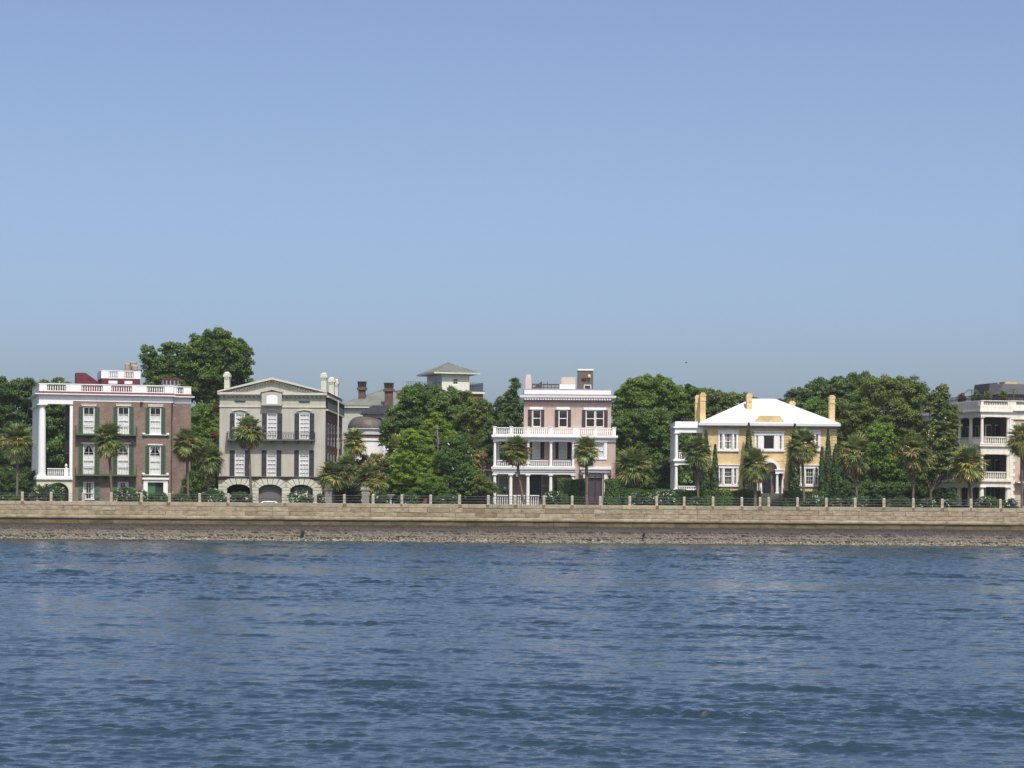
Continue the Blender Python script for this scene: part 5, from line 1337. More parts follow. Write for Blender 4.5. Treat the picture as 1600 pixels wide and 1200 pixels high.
# ================================================================== trees, palms, hedges, flowers
LEAF = {
    'oak': leaf_mat('oak_leaf', (0.038, 0.074, 0.016), (0.091, 0.164, 0.027), (0.172, 0.264, 0.044)),
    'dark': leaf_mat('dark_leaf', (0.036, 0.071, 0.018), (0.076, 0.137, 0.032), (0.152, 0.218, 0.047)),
    'bright': leaf_mat('bright_leaf', (0.059, 0.124, 0.016), (0.140, 0.243, 0.031), (0.246, 0.367, 0.054), transl=.4),
    'elm': leaf_mat('elm_leaf', (0.066, 0.112, 0.016), (0.142, 0.228, 0.029), (0.262, 0.336, 0.051), transl=.35),
    'olive': leaf_mat('olive_leaf', (0.066, 0.096, 0.020), (0.133, 0.188, 0.034), (0.238, 0.287, 0.058)),
    'feather': leaf_mat('feather_leaf', (0.078, 0.152, 0.014), (0.190, 0.306, 0.029), (0.344, 0.444, 0.053), transl=.4),
    'blue': leaf_mat('bluish_leaf', (0.047, 0.078, 0.025), (0.098, 0.161, 0.046), (0.180, 0.244, 0.068)),
    'magnolia': leaf_mat('magnolia_leaf', (0.039, 0.070, 0.016), (0.106, 0.161, 0.034), (0.249, 0.245, 0.059), transl=.15, rough=.35, spec=.5),
    'hedge': leaf_mat('hedge_leaf', (0.042, 0.086, 0.018), (0.078, 0.152, 0.031), (0.128, 0.231, 0.047)),
    'cypress': leaf_mat('cypress_leaf', (0.025, 0.054, 0.017), (0.046, 0.089, 0.027), (0.081, 0.135, 0.039), transl=.2),
    'oleander': leaf_mat('oleander_leaf', (0.035, 0.074, 0.020), (0.067, 0.127, 0.032), (0.114, 0.192, 0.048)),
    'frond': leaf_mat('palm_frond', (0.061, 0.100, 0.034), (0.142, 0.198, 0.063), (0.301, 0.322, 0.104), transl=.25, rough=.45),
    'yellow_frond': leaf_mat('yellow_palm_frond', (0.112, 0.131, 0.033), (0.268, 0.274, 0.071), (0.536, 0.485, 0.140), transl=.3, rough=.5),
    'dead_frond': leaf_mat('dead_palm_frond', (0.121, 0.074, 0.038), (0.230, 0.149, 0.074), (0.365, 0.257, 0.135), transl=.2, rough=.8),
    'stalk': leaf_mat('palm_flower', (0.216, 0.162, 0.068), (0.365, 0.284, 0.121), (0.513, 0.419, 0.203), transl=.2, rough=.8),
    'petal': leaf_mat('white_petal', (.62, .62, .58), (.75, .75, .70), (.82, .82, .78), transl=.3, rough=.6),
    'pink': leaf_mat('pink_petal', (.30, .10, .11), (.45, .18, .18), (.58, .30, .28), transl=.3, rough=.6),
    'rusty': leaf_mat('rusty_leaf', (.10, .035, .02), (.16, .06, .03), (.2, .09, .045)),
}
BARK = mat('bark', (.085, .070, .055), rough=.95, var=.25, scale=3, bump=.6)
PALE_BARK = mat('pale_bark', (.30, .27, .23), rough=.9, var=.2, scale=3, bump=.4)
PALM_BARK = mat('palm_bark', (.15, .12, .095), rough=.95, var=.25, scale=2.5, bump=.8, bscale=7)
RED_BARK = mat('reddish_bark', (.20, .115, .075), rough=.95, var=.25, scale=3, bump=.6)
rv = np.random.default_rng(21)

def unit(v): return v / np.maximum(np.linalg.norm(v, axis=-1, keepdims=True), 1e-9)

def leaves(C, N, size, asp=.55):
    """pointed leaf shapes: centre C, normal N, half length size"""
    n = len(C); r = unit(rv.normal(size=(n, 3)))
    t = unit(np.cross(N, r)); b = np.cross(N, t)
    s = np.asarray(size).reshape(-1, 1) * np.ones((n, 1))
    k = rv.uniform(-.2, .2, (n, 1))
    V = np.stack([C + t * s, C + b * s * asp + N * s * .12 + t * s * k, C - t * s * .9, C - b * s * asp + N * s * .12 + t * s * k], 1)
    return V.reshape(-1, 3)

def crown(lobes, size, dens, clump=(.55, 1.25), up=.2, core=True, ragged=.24):
    """lobes: (cx, cy, cz, rx, ry, rz). Boughs (leaf clumps) spread through each lobe, thickest near its skin, with gaps between them"""
    out = []
    for cx, cy, cz, rx, ry, rz in lobes:
        rm = (rx * ry * rz) ** (1 / 3)
        rc = np.clip(rm * .2, clump[0] * .85, clump[1] * .85)
        area = 4 * math.pi * ((rx * ry) ** 1.6 / 3 + (rx * rz) ** 1.6 / 3 + (ry * rz) ** 1.6 / 3) ** (1 / 1.6)
        nc = int(max(6, 1.15 * area / (math.pi * rc * rc)))
        d = unit(rv.normal(size=(nc, 3))); d[:, 2] = np.where(d[:, 2] < -.55, -d[:, 2], d[:, 2])
        rad = np.clip(.93 - np.abs(rv.normal(0, .2, (nc, 1))) + rv.uniform(-.02, ragged, (nc, 1)), .3, 1.2)
        cc = np.array([cx, cy, cz]) + d * rad * np.array([rx, ry, rz])
        crr = rc * rv.uniform(.6, 1.3, nc)
        nl = np.maximum(10, (dens * 4 * math.pi * crr ** 2 * .65 / (2 * size * size * .55)).astype(int))
        idx = np.repeat(np.arange(nc), nl); n = len(idx)
        e = unit(rv.normal(size=(n, 3))); e[:, 2] = np.where(e[:, 2] < -.25, -e[:, 2] * .7, e[:, 2])
        P = cc[idx] + e * (crr[idx][:, None]) * (rv.uniform(.5, 1.1, (n, 1))) * np.array([1.05, 1.05, .98])
        N = unit(e * .6 + np.array([0, 0, up]) + rv.normal(0, .55, (n, 3)))
        out.append(leaves(P, N, size * rv.uniform(.6, 1.35, n)))
        if core:                                       # inner twigs and leaves that close the middle of the crown
            m = int(max(20, area / (size * size * 10)))
            P = np.array([cx, cy, cz]) + unit(rv.normal(size=(m, 3))) * (rv.uniform(0, 1, (m, 1)) ** .5) * .78 * np.array([rx, ry, rz])
            out.append(leaves(P, unit(rv.normal(size=(m, 3))), size * rv.uniform(1.5, 2.4, m), .7))
    return np.concatenate(out)

def plant(name, label, cat, lobes_px, Y, leaf, size=.26, dens=1.0, trunk=None, group=None, depth=.85, flowers=None, bark=None, tr=.28, clump=(.55, 1.25), up=.2, core=True, limbs=True, ragged=.24):
    """a tree or bush; lobes in photo pixels (cx, cy, rx, ry) with optional depth offset"""
    k = Y / F; L = []
    for i, lb in enumerate(lobes_px):
        cx, cy, rx, ry = lb[:4]; off = lb[4] if len(lb) > 4 else rv.uniform(-.6, .6)
        p = at(cx, cy, Y); rx, rz = rx * k, ry * k
        L.append([p.x, Y + off, p.z, rx, min(rx, rz * 1.3) * depth + .1, rz])
    bx = at(trunk, 785, Y).x if trunk is not None else sum(l[0] for l in L) / len(L)
    e = empty(name, (bx, Y, GZ), label, cat, 0, group)
    for l in L: l[0] -= bx; l[1] -= Y; l[2] -= GZ
    zmin = min(l[2] for l in L); zlow = min(l[2] - l[5] for l in L)
    mb = MB(); rr = tr
    fork = max(.3, min(zmin * .62, zlow + .8) if zlow > 1.5 else zmin * .4)
    sway = rv.uniform(-.25, .25)
    mb.tube([(0, 0, -.08), (sway * .3, 0, fork * .35), (sway, 0, fork)], [rr * 1.35, rr, rr * .85], 9)
    if limbs:
        for l in L:
            for j in range(3):
                tx, ty, tz = l[0] + rv.uniform(-.55, .55) * l[3], l[1] + rv.uniform(-.55, .55) * l[4], l[2] + rv.uniform(-.2, .65) * l[5]
                mx, my, mz = (sway + tx) / 2 + rv.uniform(-.3, .3), ty / 2 + rv.uniform(-.3, .3), fork + (tz - fork) * .45
                mb.tube([(sway, 0, fork - .05), (mx, my, mz), (tx, ty, tz)], [rr * .7, rr * .42, rr * .12], 6)
    mb.build('trunk', bark or BARK, e, smooth=True)
    V = crown(L, size * .48, dens * .95, clump, up, core, ragged)
    link('crown', np_mesh('crown', V, 4), LEAF[leaf], e)
    if flowers:
        fm, n, fs = flowers; P = []
        for _ in range(n):
            l = L[rv.integers(len(L))]; d = unit(rv.normal(size=3)); d[2] = abs(d[2]); 
            if d[1] > .2: d[1] = -d[1]
            c = np.array(l[:3]) + d * np.array(l[3:]) * rv.uniform(.9, 1.08); m = rv.integers(4, 11)
            P.append(leaves(c + rv.normal(0, fs * 1.1, (m, 3)), unit(rv.normal(0, .5, (m, 3)) + np.array([0, -.5, .7])), fs * rv.uniform(.6, 1.2, m), .8))
        link('flowers', np_mesh('flowers', np.concatenate(P), 4), LEAF[fm], e)
    return e

G1 = 'broadleaf trees behind the houses'
plant('oak_tree', 'dark bushy oak filling the left edge beyond the first palmetto', 'tree', [(8, 640, 42, 45), (-20, 700, 40, 70), (25, 700, 32, 50), (38, 620, 30, 26), (12, 755, 40, 30)], 388, 'dark', .30, 1.0, 10, G1, tr=.4)
plant('oak_tree', 'dark oak seen between the white columns of the brick house', 'tree', [(72, 635, 30, 36), (95, 650, 30, 45), (85, 700, 36, 50), (60, 720, 24, 50), (110, 735, 30, 45)], 390, 'oak', .30, 1.0, 90, G1, tr=.4)
plant('slender_tree', 'thin leaved tree top peeping over the balustrade of the porch', 'tree', [(92, 600, 12, 9), (78, 607, 9, 7), (106, 604, 8, 6)], 398, 'olive', .22, .5, 92, G1, core=False, tr=.12, clump=(.3, .6))
plant('tall_oak', 'tallest tree with a broad rounded crown between the brick house and the grey house', 'tree', [(335, 548, 40, 30), (365, 568, 30, 36), (310, 572, 30, 34), (342, 585, 42, 36), (375, 600, 20, 34), (318, 612, 34, 30), (352, 626, 26, 26), (300, 605, 20, 30)], 386, 'oak', .30, .95, 338, G1, tr=.55, clump=(.6, 1.5), ragged=.2)
plant('oak_tree', 'smaller oak with a tufted crown behind the right end of the brick house roof', 'tree', [(232, 556, 12, 14), (262, 548, 13, 12), (240, 580, 22, 22), (268, 580, 24, 26), (285, 555, 12, 16), (258, 610, 34, 24)], 390, 'oak', .28, .85, 258, G1, tr=.4, clump=(.5, 1.0), ragged=.25)
plant('camphor_tree', 'bright green tree squeezed between the brick house and the grey house', 'tree', [(318, 655, 22, 22), (308, 690, 22, 34), (330, 690, 20, 34), (320, 728, 26, 30)], 374, 'bright', .24, 1.0, 318, G1, tr=.22)
plant('rusty_shrub', 'small reddish leaved shrub against the left wall of the grey house', 'shrub', [(336, 682, 6, 6), (338, 640, 5, 8)], 364, 'rusty', .18, 1.0, 337, None, tr=.06, limbs=True, clump=(.3, .6))
plant('live_oak', 'broad live oak with a domed crown below the pale belvedere', 'tree', [(660, 640, 38, 34), (702, 645, 42, 34), (632, 672, 34, 36), (678, 680, 50, 38), (730, 672, 40, 42), (612, 690, 18, 28), (700, 715, 50, 35), (650, 622, 22, 18)], 378, 'oak', .29, 1.05, 690, G1, tr=.6, clump=(.6, 1.4))
plant('olive_tree', 'hazy olive green tree right of the domed live oak', 'tree', [(748, 650, 24, 26), (742, 690, 26, 34), (765, 670, 18, 28)], 374, 'olive', .22, .95, 748, G1, tr=.25)
plant('cedar_tree', 'tall dark pointed cedar rising behind the left side of the pink house', 'tree', [(804, 606, 7, 13), (800, 628, 13, 18), (785, 640, 13, 18), (806, 655, 18, 26), (784, 672, 24, 28), (772, 660, 8, 12), (800, 700, 30, 34), (770, 710, 28, 40)], 370, 'dark', .26, 1.0, 795, G1, tr=.35, clump=(.45, .9), ragged=.25)
plant('elm_tree', 'sunlit green tree with a high crown directly right of the pink house', 'tree', [(1000, 618, 30, 26), (1028, 615, 32, 24), (975, 640, 22, 32), (1010, 650, 40, 30), (1050, 635, 26, 24)], 388, 'elm', .29, 1.0, 1010, G1, tr=.45, clump=(.6, 1.3))
plant('elm_tree', 'rounded leafy tree between the pink house and the yellow villa chimneys', 'tree', [(1075, 622, 26, 18), (1098, 630, 24, 20), (1080, 655, 36, 26), (1110, 650, 26, 20)], 392, 'oak', .29, 1.0, 1085, G1, tr=.4)
plant('holly_oak', 'dull olive oak behind the hedge left of the yellow villa porch', 'tree', [(1000, 668, 34, 26), (1025, 680, 26, 34), (975, 690, 26, 36), (1012, 725, 40, 40), (985, 745, 30, 40), (1045, 735, 22, 46)], 371, 'oak', .26, 1.0, 1005, G1, tr=.4)
plant('magnolia_tree', 'dark glossy magnolia top above the left slope of the white roof', 'tree', [(1118, 625, 16, 12), (1140, 632, 22, 15), (1165, 630, 14, 12), (1180, 642, 20, 14), (1145, 655, 44, 22), (1103, 616, 7, 7)], 384, 'magnolia', .26, .95, 1140, G1, tr=.4, ragged=.3)
plant('hackberry_tree', 'dark leafy tree behind the right slope of the white roof', 'tree', [(1250, 628, 24, 18), (1280, 618, 26, 22), (1225, 640, 18, 16), (1270, 650, 44, 26)], 390, 'blue', .28, .95, 1262, G1, tr=.4, ragged=.25)
plant('young_maple', 'small bright lime green tree behind the white roof by its right chimney', 'tree', [(1272, 640, 18, 15), (1285, 652, 16, 14), (1262, 655, 16, 12)], 381, 'bright', .22, 1.0, 1275, G1, tr=.18)
plant('tall_hackberry', 'tall bluish green tree behind the yellow villa right chimney', 'tree', [(1315, 615, 26, 24), (1345, 607, 28, 22), (1335, 640, 40, 34), (1310, 660, 24, 30)], 388, 'blue', .28, 1.0, 1325, G1, tr=.45, ragged=.2)
plant('laurel_oak', 'large spreading oak with a mottled crown in the middle of the wooded garden', 'tree', [(1375, 620, 36, 28), (1415, 622, 34, 28), (1345, 655, 36, 32), (1395, 655, 46, 34), (1440, 655, 30, 34), (1335, 700, 32, 36), (1380, 700, 44, 36), (1425, 700, 40, 38)], 368, 'olive', .26, 1.0, 1395, G1, tr=.55, clump=(.55, 1.2), bark=PALE_BARK)
plant('bay_tree', 'green leafy tree under the mottled oak between two palmettos', 'tree', [(1375, 690, 24, 26), (1365, 720, 26, 26), (1390, 735, 24, 22)], 358, 'bright', .23, .75, 1375, G1, tr=.25, clump=(.45, .9))
plant('magnolia_tree', 'dark magnolia with glossy leaves overlapping the left end of the cream galleries', 'tree', [(1472, 618, 12, 14), (1460, 635, 20, 20), (1478, 655, 20, 24), (1462, 685, 26, 28), (1482, 700, 14, 26), (1462, 730, 28, 28), (1480, 740, 12, 18), (1440, 745, 20, 25)], 345, 'magnolia', .21, 1.05, 1455, G1, tr=.2, clump=(.4, .9), ragged=.3)
G2 = 'dark undergrowth in the gardens'
plant('garden_shrub', 'dark overgrown shrub at the far left behind the railing', 'shrub', [(5, 755, 30, 22), (38, 762, 18, 18), (60, 757, 16, 22)], 352, 'dark', .22, 1.0, 20, G2, tr=.1)
plant('garden_shrub', 'tangled shrub under the palmettos between the brick house and the grey house', 'shrub', [(300, 760, 16, 20), (322, 757, 16, 22), (336, 745, 8, 22)], 349, 'oak', .2, .8, 318, G2, tr=.1)
plant('garden_shrub', 'dark shrub in the shade left of the second grey gate pier', 'shrub', [(530, 765, 14, 16), (548, 760, 16, 22)], 348, 'hedge', .18, .9, 540, G2, tr=.08, flowers=('petal', 7, .06))
plant('garden_shrub', 'dark shrub under the palmetto right of the second grey gate pier', 'shrub', [(590, 755, 18, 24), (608, 740, 20, 26), (570, 740, 20, 24)], 352, 'dark', .2, 1.0, 590, G2, tr=.1)
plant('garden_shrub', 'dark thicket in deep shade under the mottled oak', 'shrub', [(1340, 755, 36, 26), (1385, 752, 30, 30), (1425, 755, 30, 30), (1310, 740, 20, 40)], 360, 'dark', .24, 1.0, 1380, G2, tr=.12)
plant('garden_shrub', 'dark shrub beside the red roofed wing of the pink house', 'shrub', [(748, 765, 18, 20), (765, 768, 10, 16), (740, 745, 14, 16)], 343, 'olive', .18, 1.0, 750, G2, tr=.08)
plant('garden_shrub', 'dark shrub between the pink house hedge and the olive oak', 'shrub', [(985, 755, 22, 26), (1010, 752, 24, 28), (1035, 750, 20, 30), (965, 735, 12, 25)], 356, 'dark', .22, 1.0, 1005, G2, tr=.1)
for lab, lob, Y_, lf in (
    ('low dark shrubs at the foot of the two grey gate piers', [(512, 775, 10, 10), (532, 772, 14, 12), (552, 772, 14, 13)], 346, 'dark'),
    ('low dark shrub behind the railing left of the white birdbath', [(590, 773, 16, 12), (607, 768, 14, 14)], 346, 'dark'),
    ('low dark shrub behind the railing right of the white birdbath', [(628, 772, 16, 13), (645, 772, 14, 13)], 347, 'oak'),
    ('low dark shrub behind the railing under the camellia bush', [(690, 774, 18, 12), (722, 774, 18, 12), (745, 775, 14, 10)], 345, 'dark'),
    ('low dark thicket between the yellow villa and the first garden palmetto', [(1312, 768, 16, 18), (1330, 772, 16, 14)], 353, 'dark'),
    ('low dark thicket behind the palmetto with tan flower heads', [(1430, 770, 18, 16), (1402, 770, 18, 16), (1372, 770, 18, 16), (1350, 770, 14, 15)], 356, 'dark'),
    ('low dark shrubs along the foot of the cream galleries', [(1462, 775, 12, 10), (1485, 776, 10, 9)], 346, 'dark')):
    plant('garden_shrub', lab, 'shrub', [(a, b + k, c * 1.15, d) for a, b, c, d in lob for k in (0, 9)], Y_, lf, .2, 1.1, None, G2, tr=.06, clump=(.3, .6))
# the planted garden between the grey and the pink house
plant('bald_cypress', 'yellow green conifer with a bare dead branch in its pointed top', 'tree', [(682, 655, 9, 10), (672, 668, 12, 11), (694, 668, 11, 11), (664, 684, 13, 13), (703, 686, 12, 14), (660, 706, 16, 14), (706, 706, 14, 12), (680, 722, 26, 14)], 350, 'feather', .15, .85, 684, G1, tr=.12, clump=(.35, .7), core=True, ragged=.2)
tp = at(684, 700, 347.5); e_ = COL.objects['bald_cypress']
mb = MB(); z0 = tp.z - GZ
mb.tube([(0, -1.7, z0 - .6), (.06, -1.9, z0 + 1.2), (-.05, -1.8, z0 + 2.4), (.05, -1.5, z0 + 3.6)], [.07, .055, .035, .012], 6)
for k in range(15):
    z = z0 - .3 + k * .24 + rv.uniform(-.1, .1); s_ = -1 if rv.random() < .55 else 1; ln = rv.uniform(.5, 1.15) * (1 - k * .035); b_ = rv.uniform(.25, .6)
    mb.tube([(.0, -1.85, z), (s_ * ln * .5, -1.95 + rv.uniform(-.2, .2), z + b_ * .5), (s_ * ln, -1.95 + rv.uniform(-.3, .3), z + b_ * rv.uniform(.8, 1.5))], [.032, .02, .007], 4)
mb.build('dead_branch', mat('dead_wood', (.27, .25, .22), rough=.9, var=.15, scale=4), e_)
plant('bamboo_clump', 'feathery yellow green bush, the largest in the garden left of the pink house', 'bush', [(640, 690, 18, 18), (655, 712, 28, 18), (632, 722, 22, 18), (640, 745, 30, 20), (668, 735, 24, 18), (628, 762, 24, 18), (655, 764, 26, 16)], 345, 'feather', .16, .9, 645, G2, tr=.08, clump=(.4, .8), ragged=.25)
plant('tamarisk_bush', 'rounded fine leaved green bush low beside the railing right of the feathery bush', 'bush', [(672, 762, 22, 18), (688, 768, 12, 14), (655, 772, 14, 10)], 341, 'bright', .13, 1.0, 672, G2, tr=.08, clump=(.35, .7), up=.9)
plant('camellia_bush', 'tall dark green bush with a few white blossoms near the pink house', 'bush', [(712, 700, 18, 16), (700, 718, 18, 16), (722, 722, 16, 22), (705, 745, 20, 24), (725, 750, 14, 22), (715, 772, 22, 12)], 343, 'hedge', .2, .95, 714, G2, tr=.1, flowers=('petal', 12, .08))
plant('crepe_myrtle', 'pink flowering crepe myrtle beside the domed house', 'tree', [(588, 722, 14, 12), (606, 730, 18, 14), (575, 735, 12, 12), (626, 722, 10, 9)], 351, 'olive', .17, .9, 600, None, tr=.1, flowers=('pink', 75, .12), clump=(.35, .7))

# hedges
def hedge(label, x0, y0, x1, Y, dp, leaf='hedge'):
    a, b = at(x0, y0, Y), at(x1, y0, Y); h = a.z - GZ; w_ = b.x - a.x
    e = empty('hedge', (a.x, Y, GZ), label, 'hedge', 0, 'clipped hedges along the street gardens')
    V = []
    n1, n2, n3 = int(w_ * h * 150), int(w_ * dp * 130), int(dp * h * 130)
    P = [np.c_[rv.uniform(0, w_, n1), np.zeros(n1), rv.uniform(0, h, n1)], np.c_[rv.uniform(0, w_, n2), rv.uniform(0, dp, n2), np.full(n2, h)],
         np.c_[np.zeros(n3), rv.uniform(0, dp, n3), rv.uniform(0, h, n3)], np.c_[np.full(n3, w_), rv.uniform(0, dp, n3), rv.uniform(0, h, n3)]]
    Nn = [(0, -1, .2), (0, 0, 1), (-1, 0, .2), (1, 0, .2)]
    for p, nn in zip(P, Nn):
        wob = .09 * np.sin(p[:, :1] * 2.1 + p[:, 2:] * 1.3) + .07 * np.sin(p[:, :1] * 5.3 + p[:, 1:2] * 3.1)
        p = p + np.array(nn) * (wob + rv.normal(0, .05, (len(p), 1)))
        V.append(leaves(p, unit(np.array(nn) + rv.normal(0, .55, (len(p), 3))), .095 * rv.uniform(.6, 1.4, len(p)), .6))
    link('foliage', np_mesh('foliage', np.concatenate(V), 4), LEAF[leaf], e)
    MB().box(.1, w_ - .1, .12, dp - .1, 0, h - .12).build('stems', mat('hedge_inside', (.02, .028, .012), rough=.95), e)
hedge('tall clipped hedge block under the pink house porch, left of its front door', 871, 749, 915, 340.0, 1.6)
hedge('tall clipped green hedge block right of the pink house front door', 946, 750, 989, 340.0, 1.6)
hedge('long low hedge left of the yellow villa steps', 976, 765.5, 1188, 338.5, 1.4)
hedge('low hedge right of the yellow villa steps', 1227, 768, 1306, 338.5, 1.4)

# columnar cypresses by the yellow villa
def cypress(label, x, ytop, hw, Y):
    p = at(x, ytop, Y); h = p.z - GZ; r = hw * Y / F
    e = empty('italian_cypress', (p.x, Y, GZ), label, 'cypress', 0, 'columnar cypresses along the yellow villa')
    n = int(2600 * h * r / 6) + 1200
    t = rv.uniform(0, 1, n) ** 1.15; prof = np.minimum(1, np.sqrt(np.clip((1 - t) * 1.9, 0, None))) * (1 - .12 * (t < .06))
    prof = np.where(t > .55, np.clip((1 - t) / .45, 0, 1) ** .75, 1.0) * .95 + .02
    a = rv.uniform(0, 2 * math.pi, n); rad = r * prof * (1 - np.abs(rv.normal(0, .16, n))) * (1 + .14 * np.sin(a * 5 + t * 21) + .1 * np.sin(a * 3 - t * 37))
    P = np.c_[rad * np.cos(a), rad * np.sin(a), .2 + t * (h - .25)]
    N = unit(np.c_[np.cos(a), np.sin(a), np.full(n, .35)] + rv.normal(0, .45, (n, 3)))
    link('foliage', np_mesh('foliage', leaves(P, N, .17 * rv.uniform(.6, 1.4, n), .45), 4), LEAF['cypress'], e)
    MB().tube([(0, 0, -.05), (0, 0, h * .9)], [.13, .03], 8).build('trunk', BARK, e)
cypress('tall dark cypress between the left windows and the doorway of the yellow villa', 1170, 660, 7.5, 343.2)
cypress('slim shorter cypress at the left window of the yellow villa', 1117.5, 694, 6.2, 343.4)
cypress('dark cypress in the angle of the porch behind a palmetto', 1103, 672, 8.5, 343.6)
cypress('broad cypress right of the doorway of the yellow villa behind a palmetto', 1242, 662, 9.0, 343.4)
cypress('tall cypress at the right corner of the yellow villa', 1294, 670, 6.0, 343.4)
cypress('short cypress left of the corner cypress of the yellow villa', 1284, 698, 5.0, 343.0)
cypress('dark cypress just beyond the right corner of the yellow villa', 1306, 694, 7.0, 344.5)

# oleanders along the street
def oleander(label, x, ytop, hw, Y=334.4, n=24, leaf='oleander'):
    p = at(x, ytop, Y); k = Y / F; h = (p.z - GZ) / k; y0 = 785
    lob = [(x - hw * .5, ytop + 11 + rv.uniform(0, 2), hw * .55, 11), (x + hw * .45, ytop + 12 + rv.uniform(0, 2), hw * .55, 11), (x, ytop + 10, hw * .6, 11), (x, ytop + 20, hw * .8, 10)]
    plant('oleander', label, 'bush', lob, Y, leaf, .13, .8, x, 'white flowering oleanders along the street', tr=.05, flowers=('petal', n, .085) if n else None, clump=(.3, .55), core=True)
oleander('large white flowering oleander in front of the arch of the brick house porch', 77, 758, 24, n=34)
oleander('white flowering oleander before the second ground floor window of the brick house', 197, 764, 19, n=40)
oleander('white flowering oleander left of the brick house front door', 222, 768, 10, n=16)
oleander('low oleander right of the brick house front door', 250, 771, 16, n=5)
oleander('small oleander under the palmettos right of the brick house', 283, 772, 14, n=5)
oleander('white flowering oleander left of the left arch of the grey house', 333, 766, 19, n=34)
oleander('oleander with few blossoms inside the left arch of the grey house', 376, 770, 18, n=5)
oleander('white flowering oleander in front of the right arch of the grey house', 470, 769, 19, n=60)
oleander('small white flowering oleander beside the first grey gate pier', 499, 773, 8, n=9)
oleander('oleander with few blossoms right of the white birdbath', 640, 772, 16, n=5)
oleander('low oleander left of the white birdbath', 594, 771, 14, n=12)
oleander('low oleander below the rounded fine leaved bush', 700, 774, 20, n=6)
oleander('white flowering oleander in front of the tall hedge of the pink house', 868, 770, 19, n=34)
oleander('wide white flowering oleander at the left end of the long hedge', 1005, 770, 22, n=48, Y=335.6)
oleander('high white flowering oleander in front of the long hedge', 1042, 766, 18, n=44, Y=335.6)
oleander('small oleander at the foot of the palmetto by the yellow villa porch', 1088, 777, 12, n=3)
oleander('white flowering oleander right of the yellow villa steps', 1274, 775, 16, n=26)
oleander('white flowering oleander beyond the right corner of the yellow villa', 1305, 778, 14, n=20)
oleander('white flowering oleander under the palmetto before the wooded garden', 1342, 776, 14, n=26)
oleander('green oleander without blossoms before the wooded garden', 1408, 777, 15, n=0)
oleander('white flowering oleander left of the cream gallery columns', 1450, 780, 12, n=22)
oleander('small white flowering oleander under the magnolia', 1482, 782, 11, n=12)
oleander('white flowering oleander in front of the cream gallery columns', 1545, 778, 19, n=38)
oleander('white flowering oleander at the right edge by the cream house', 1580, 781, 12, n=16)
oleander('dim oleander at the left edge of the railing', 14, 773, 18, n=4, leaf='dark')

# cabbage palms
def frond(out, dead, hub0, az, el, Lp, Lb, droop, n=19, width=2.3):
    d = np.array([math.cos(az) * math.cos(el), math.sin(az) * math.cos(el), math.sin(el)])
    side = unit(np.cross(d, [0, 0, 1.0]) + 1e-6); 
    pet = hub0 + d * Lp + np.array([0, 0, -droop * Lp * .35])
    d2 = unit(d + np.array([0, 0, -droop])); nrm = unit(np.cross(side, d2))
    w_ = .022
    out.append(np.array([hub0 - side * w_, hub0 + side * w_, pet + side * w_ * .7, pet - side * w_ * .7]))
    for i in range(n):
        t = (i + .5) / n * 2 - 1; a = t * width
        u = d2 * math.cos(a) + side * math.sin(a) + nrm * (.28 * abs(math.sin(a)) + rv.normal(0, .06))
        u = unit(u); L = Lb * (.72 + .38 * math.cos(a * .7)) * rv.uniform(.88, 1.1)
        v = np.cross(u, nrm); v = unit(v) * .066 * (1 + .2 * rv.normal())
        mid = pet + u * L * .5; tip = pet + u * L * .96 + np.array([0, 0, -L * (.06 + .22 * droop + .12 * rv.random())])
        out.append(np.array([pet, mid + v, tip, mid - v]))

def palm_crown(seed, yellow, deadn, stalks):
    global rv
    keep = rv; rv = np.random.default_rng(seed)
    g, y, b, s = [], [], [], []
    n = 70
    for i in range(n):
        q = (i + .5) / n; el = math.asin(max(-.76, min(.995, 1 - q * 1.72))) + rv.normal(0, .12); az = i * 2.39996 + rv.normal(0, .25)
        tgt = y if rv.random() < yellow * (.35 + 1.1 * q) else g
        frond(tgt, 0, np.array([rv.normal(0, .06), rv.normal(0, .06), .25 - .3 * q]), az, el, rv.uniform(.75, 1.15), rv.uniform(.9, 1.15), .10 + .45 * q)
    for i in range(deadn):
        az = i * 2.39996 + .5; frond(b, 1, np.array([0, 0, -.2]), az, math.radians(rv.uniform(-75, -35)), rv.uniform(.6, 1.0), rv.uniform(.6, .85), .75, 11, 1.2)
    for i in range(stalks):
        az = rv.uniform(0, 6.28); el = math.radians(rv.uniform(0, 45)); d = np.array([math.cos(az) * math.cos(el), math.sin(az) * math.cos(el), math.sin(el)])
        for k in range(110):
            t = rv.uniform(.3, .92); p = d * t * 2.0 + np.array([0, 0, -.85 * t * t * .9]) + rv.normal(0, .06 + .13 * t, 3); q = unit(rv.normal(size=3) + np.array([0, 0, -.8])); r_ = unit(np.cross(q, rv.normal(size=3))) * .04
            L = rv.uniform(.12, .34); s.append(np.array([p, p + q * L * .5 + r_, p + q * L, p + q * L * .5 - r_]))
    rv = keep
    mk = lambda nm, a: np_mesh(nm, np.concatenate(a), 4) if a else None
    ms = {'fronds': mk('fronds', g), 'yellow_fronds': mk('yellow_fronds', y), 'dead_fronds': mk('dead_fronds', b), 'flower_stalks': mk('flower_stalks', s)}
    for k, m_ in (('fronds', 'frond'), ('yellow_fronds', 'yellow_frond'), ('dead_fronds', 'dead_frond'), ('flower_stalks', 'stalk')):
        if ms[k]: ms[k].materials.append(LEAF[m_])
    return ms
KIND = {'green': palm_crown(1, .15, 14, 3), 'mixed': palm_crown(2, .30, 24, 5), 'brown': palm_crown(3, .28, 46, 8), 'yellow': palm_crown(4, .70, 18, 4), 'flower': palm_crown(5, .26, 24, 12), 'deep': palm_crown(6, .12, 9, 2)}

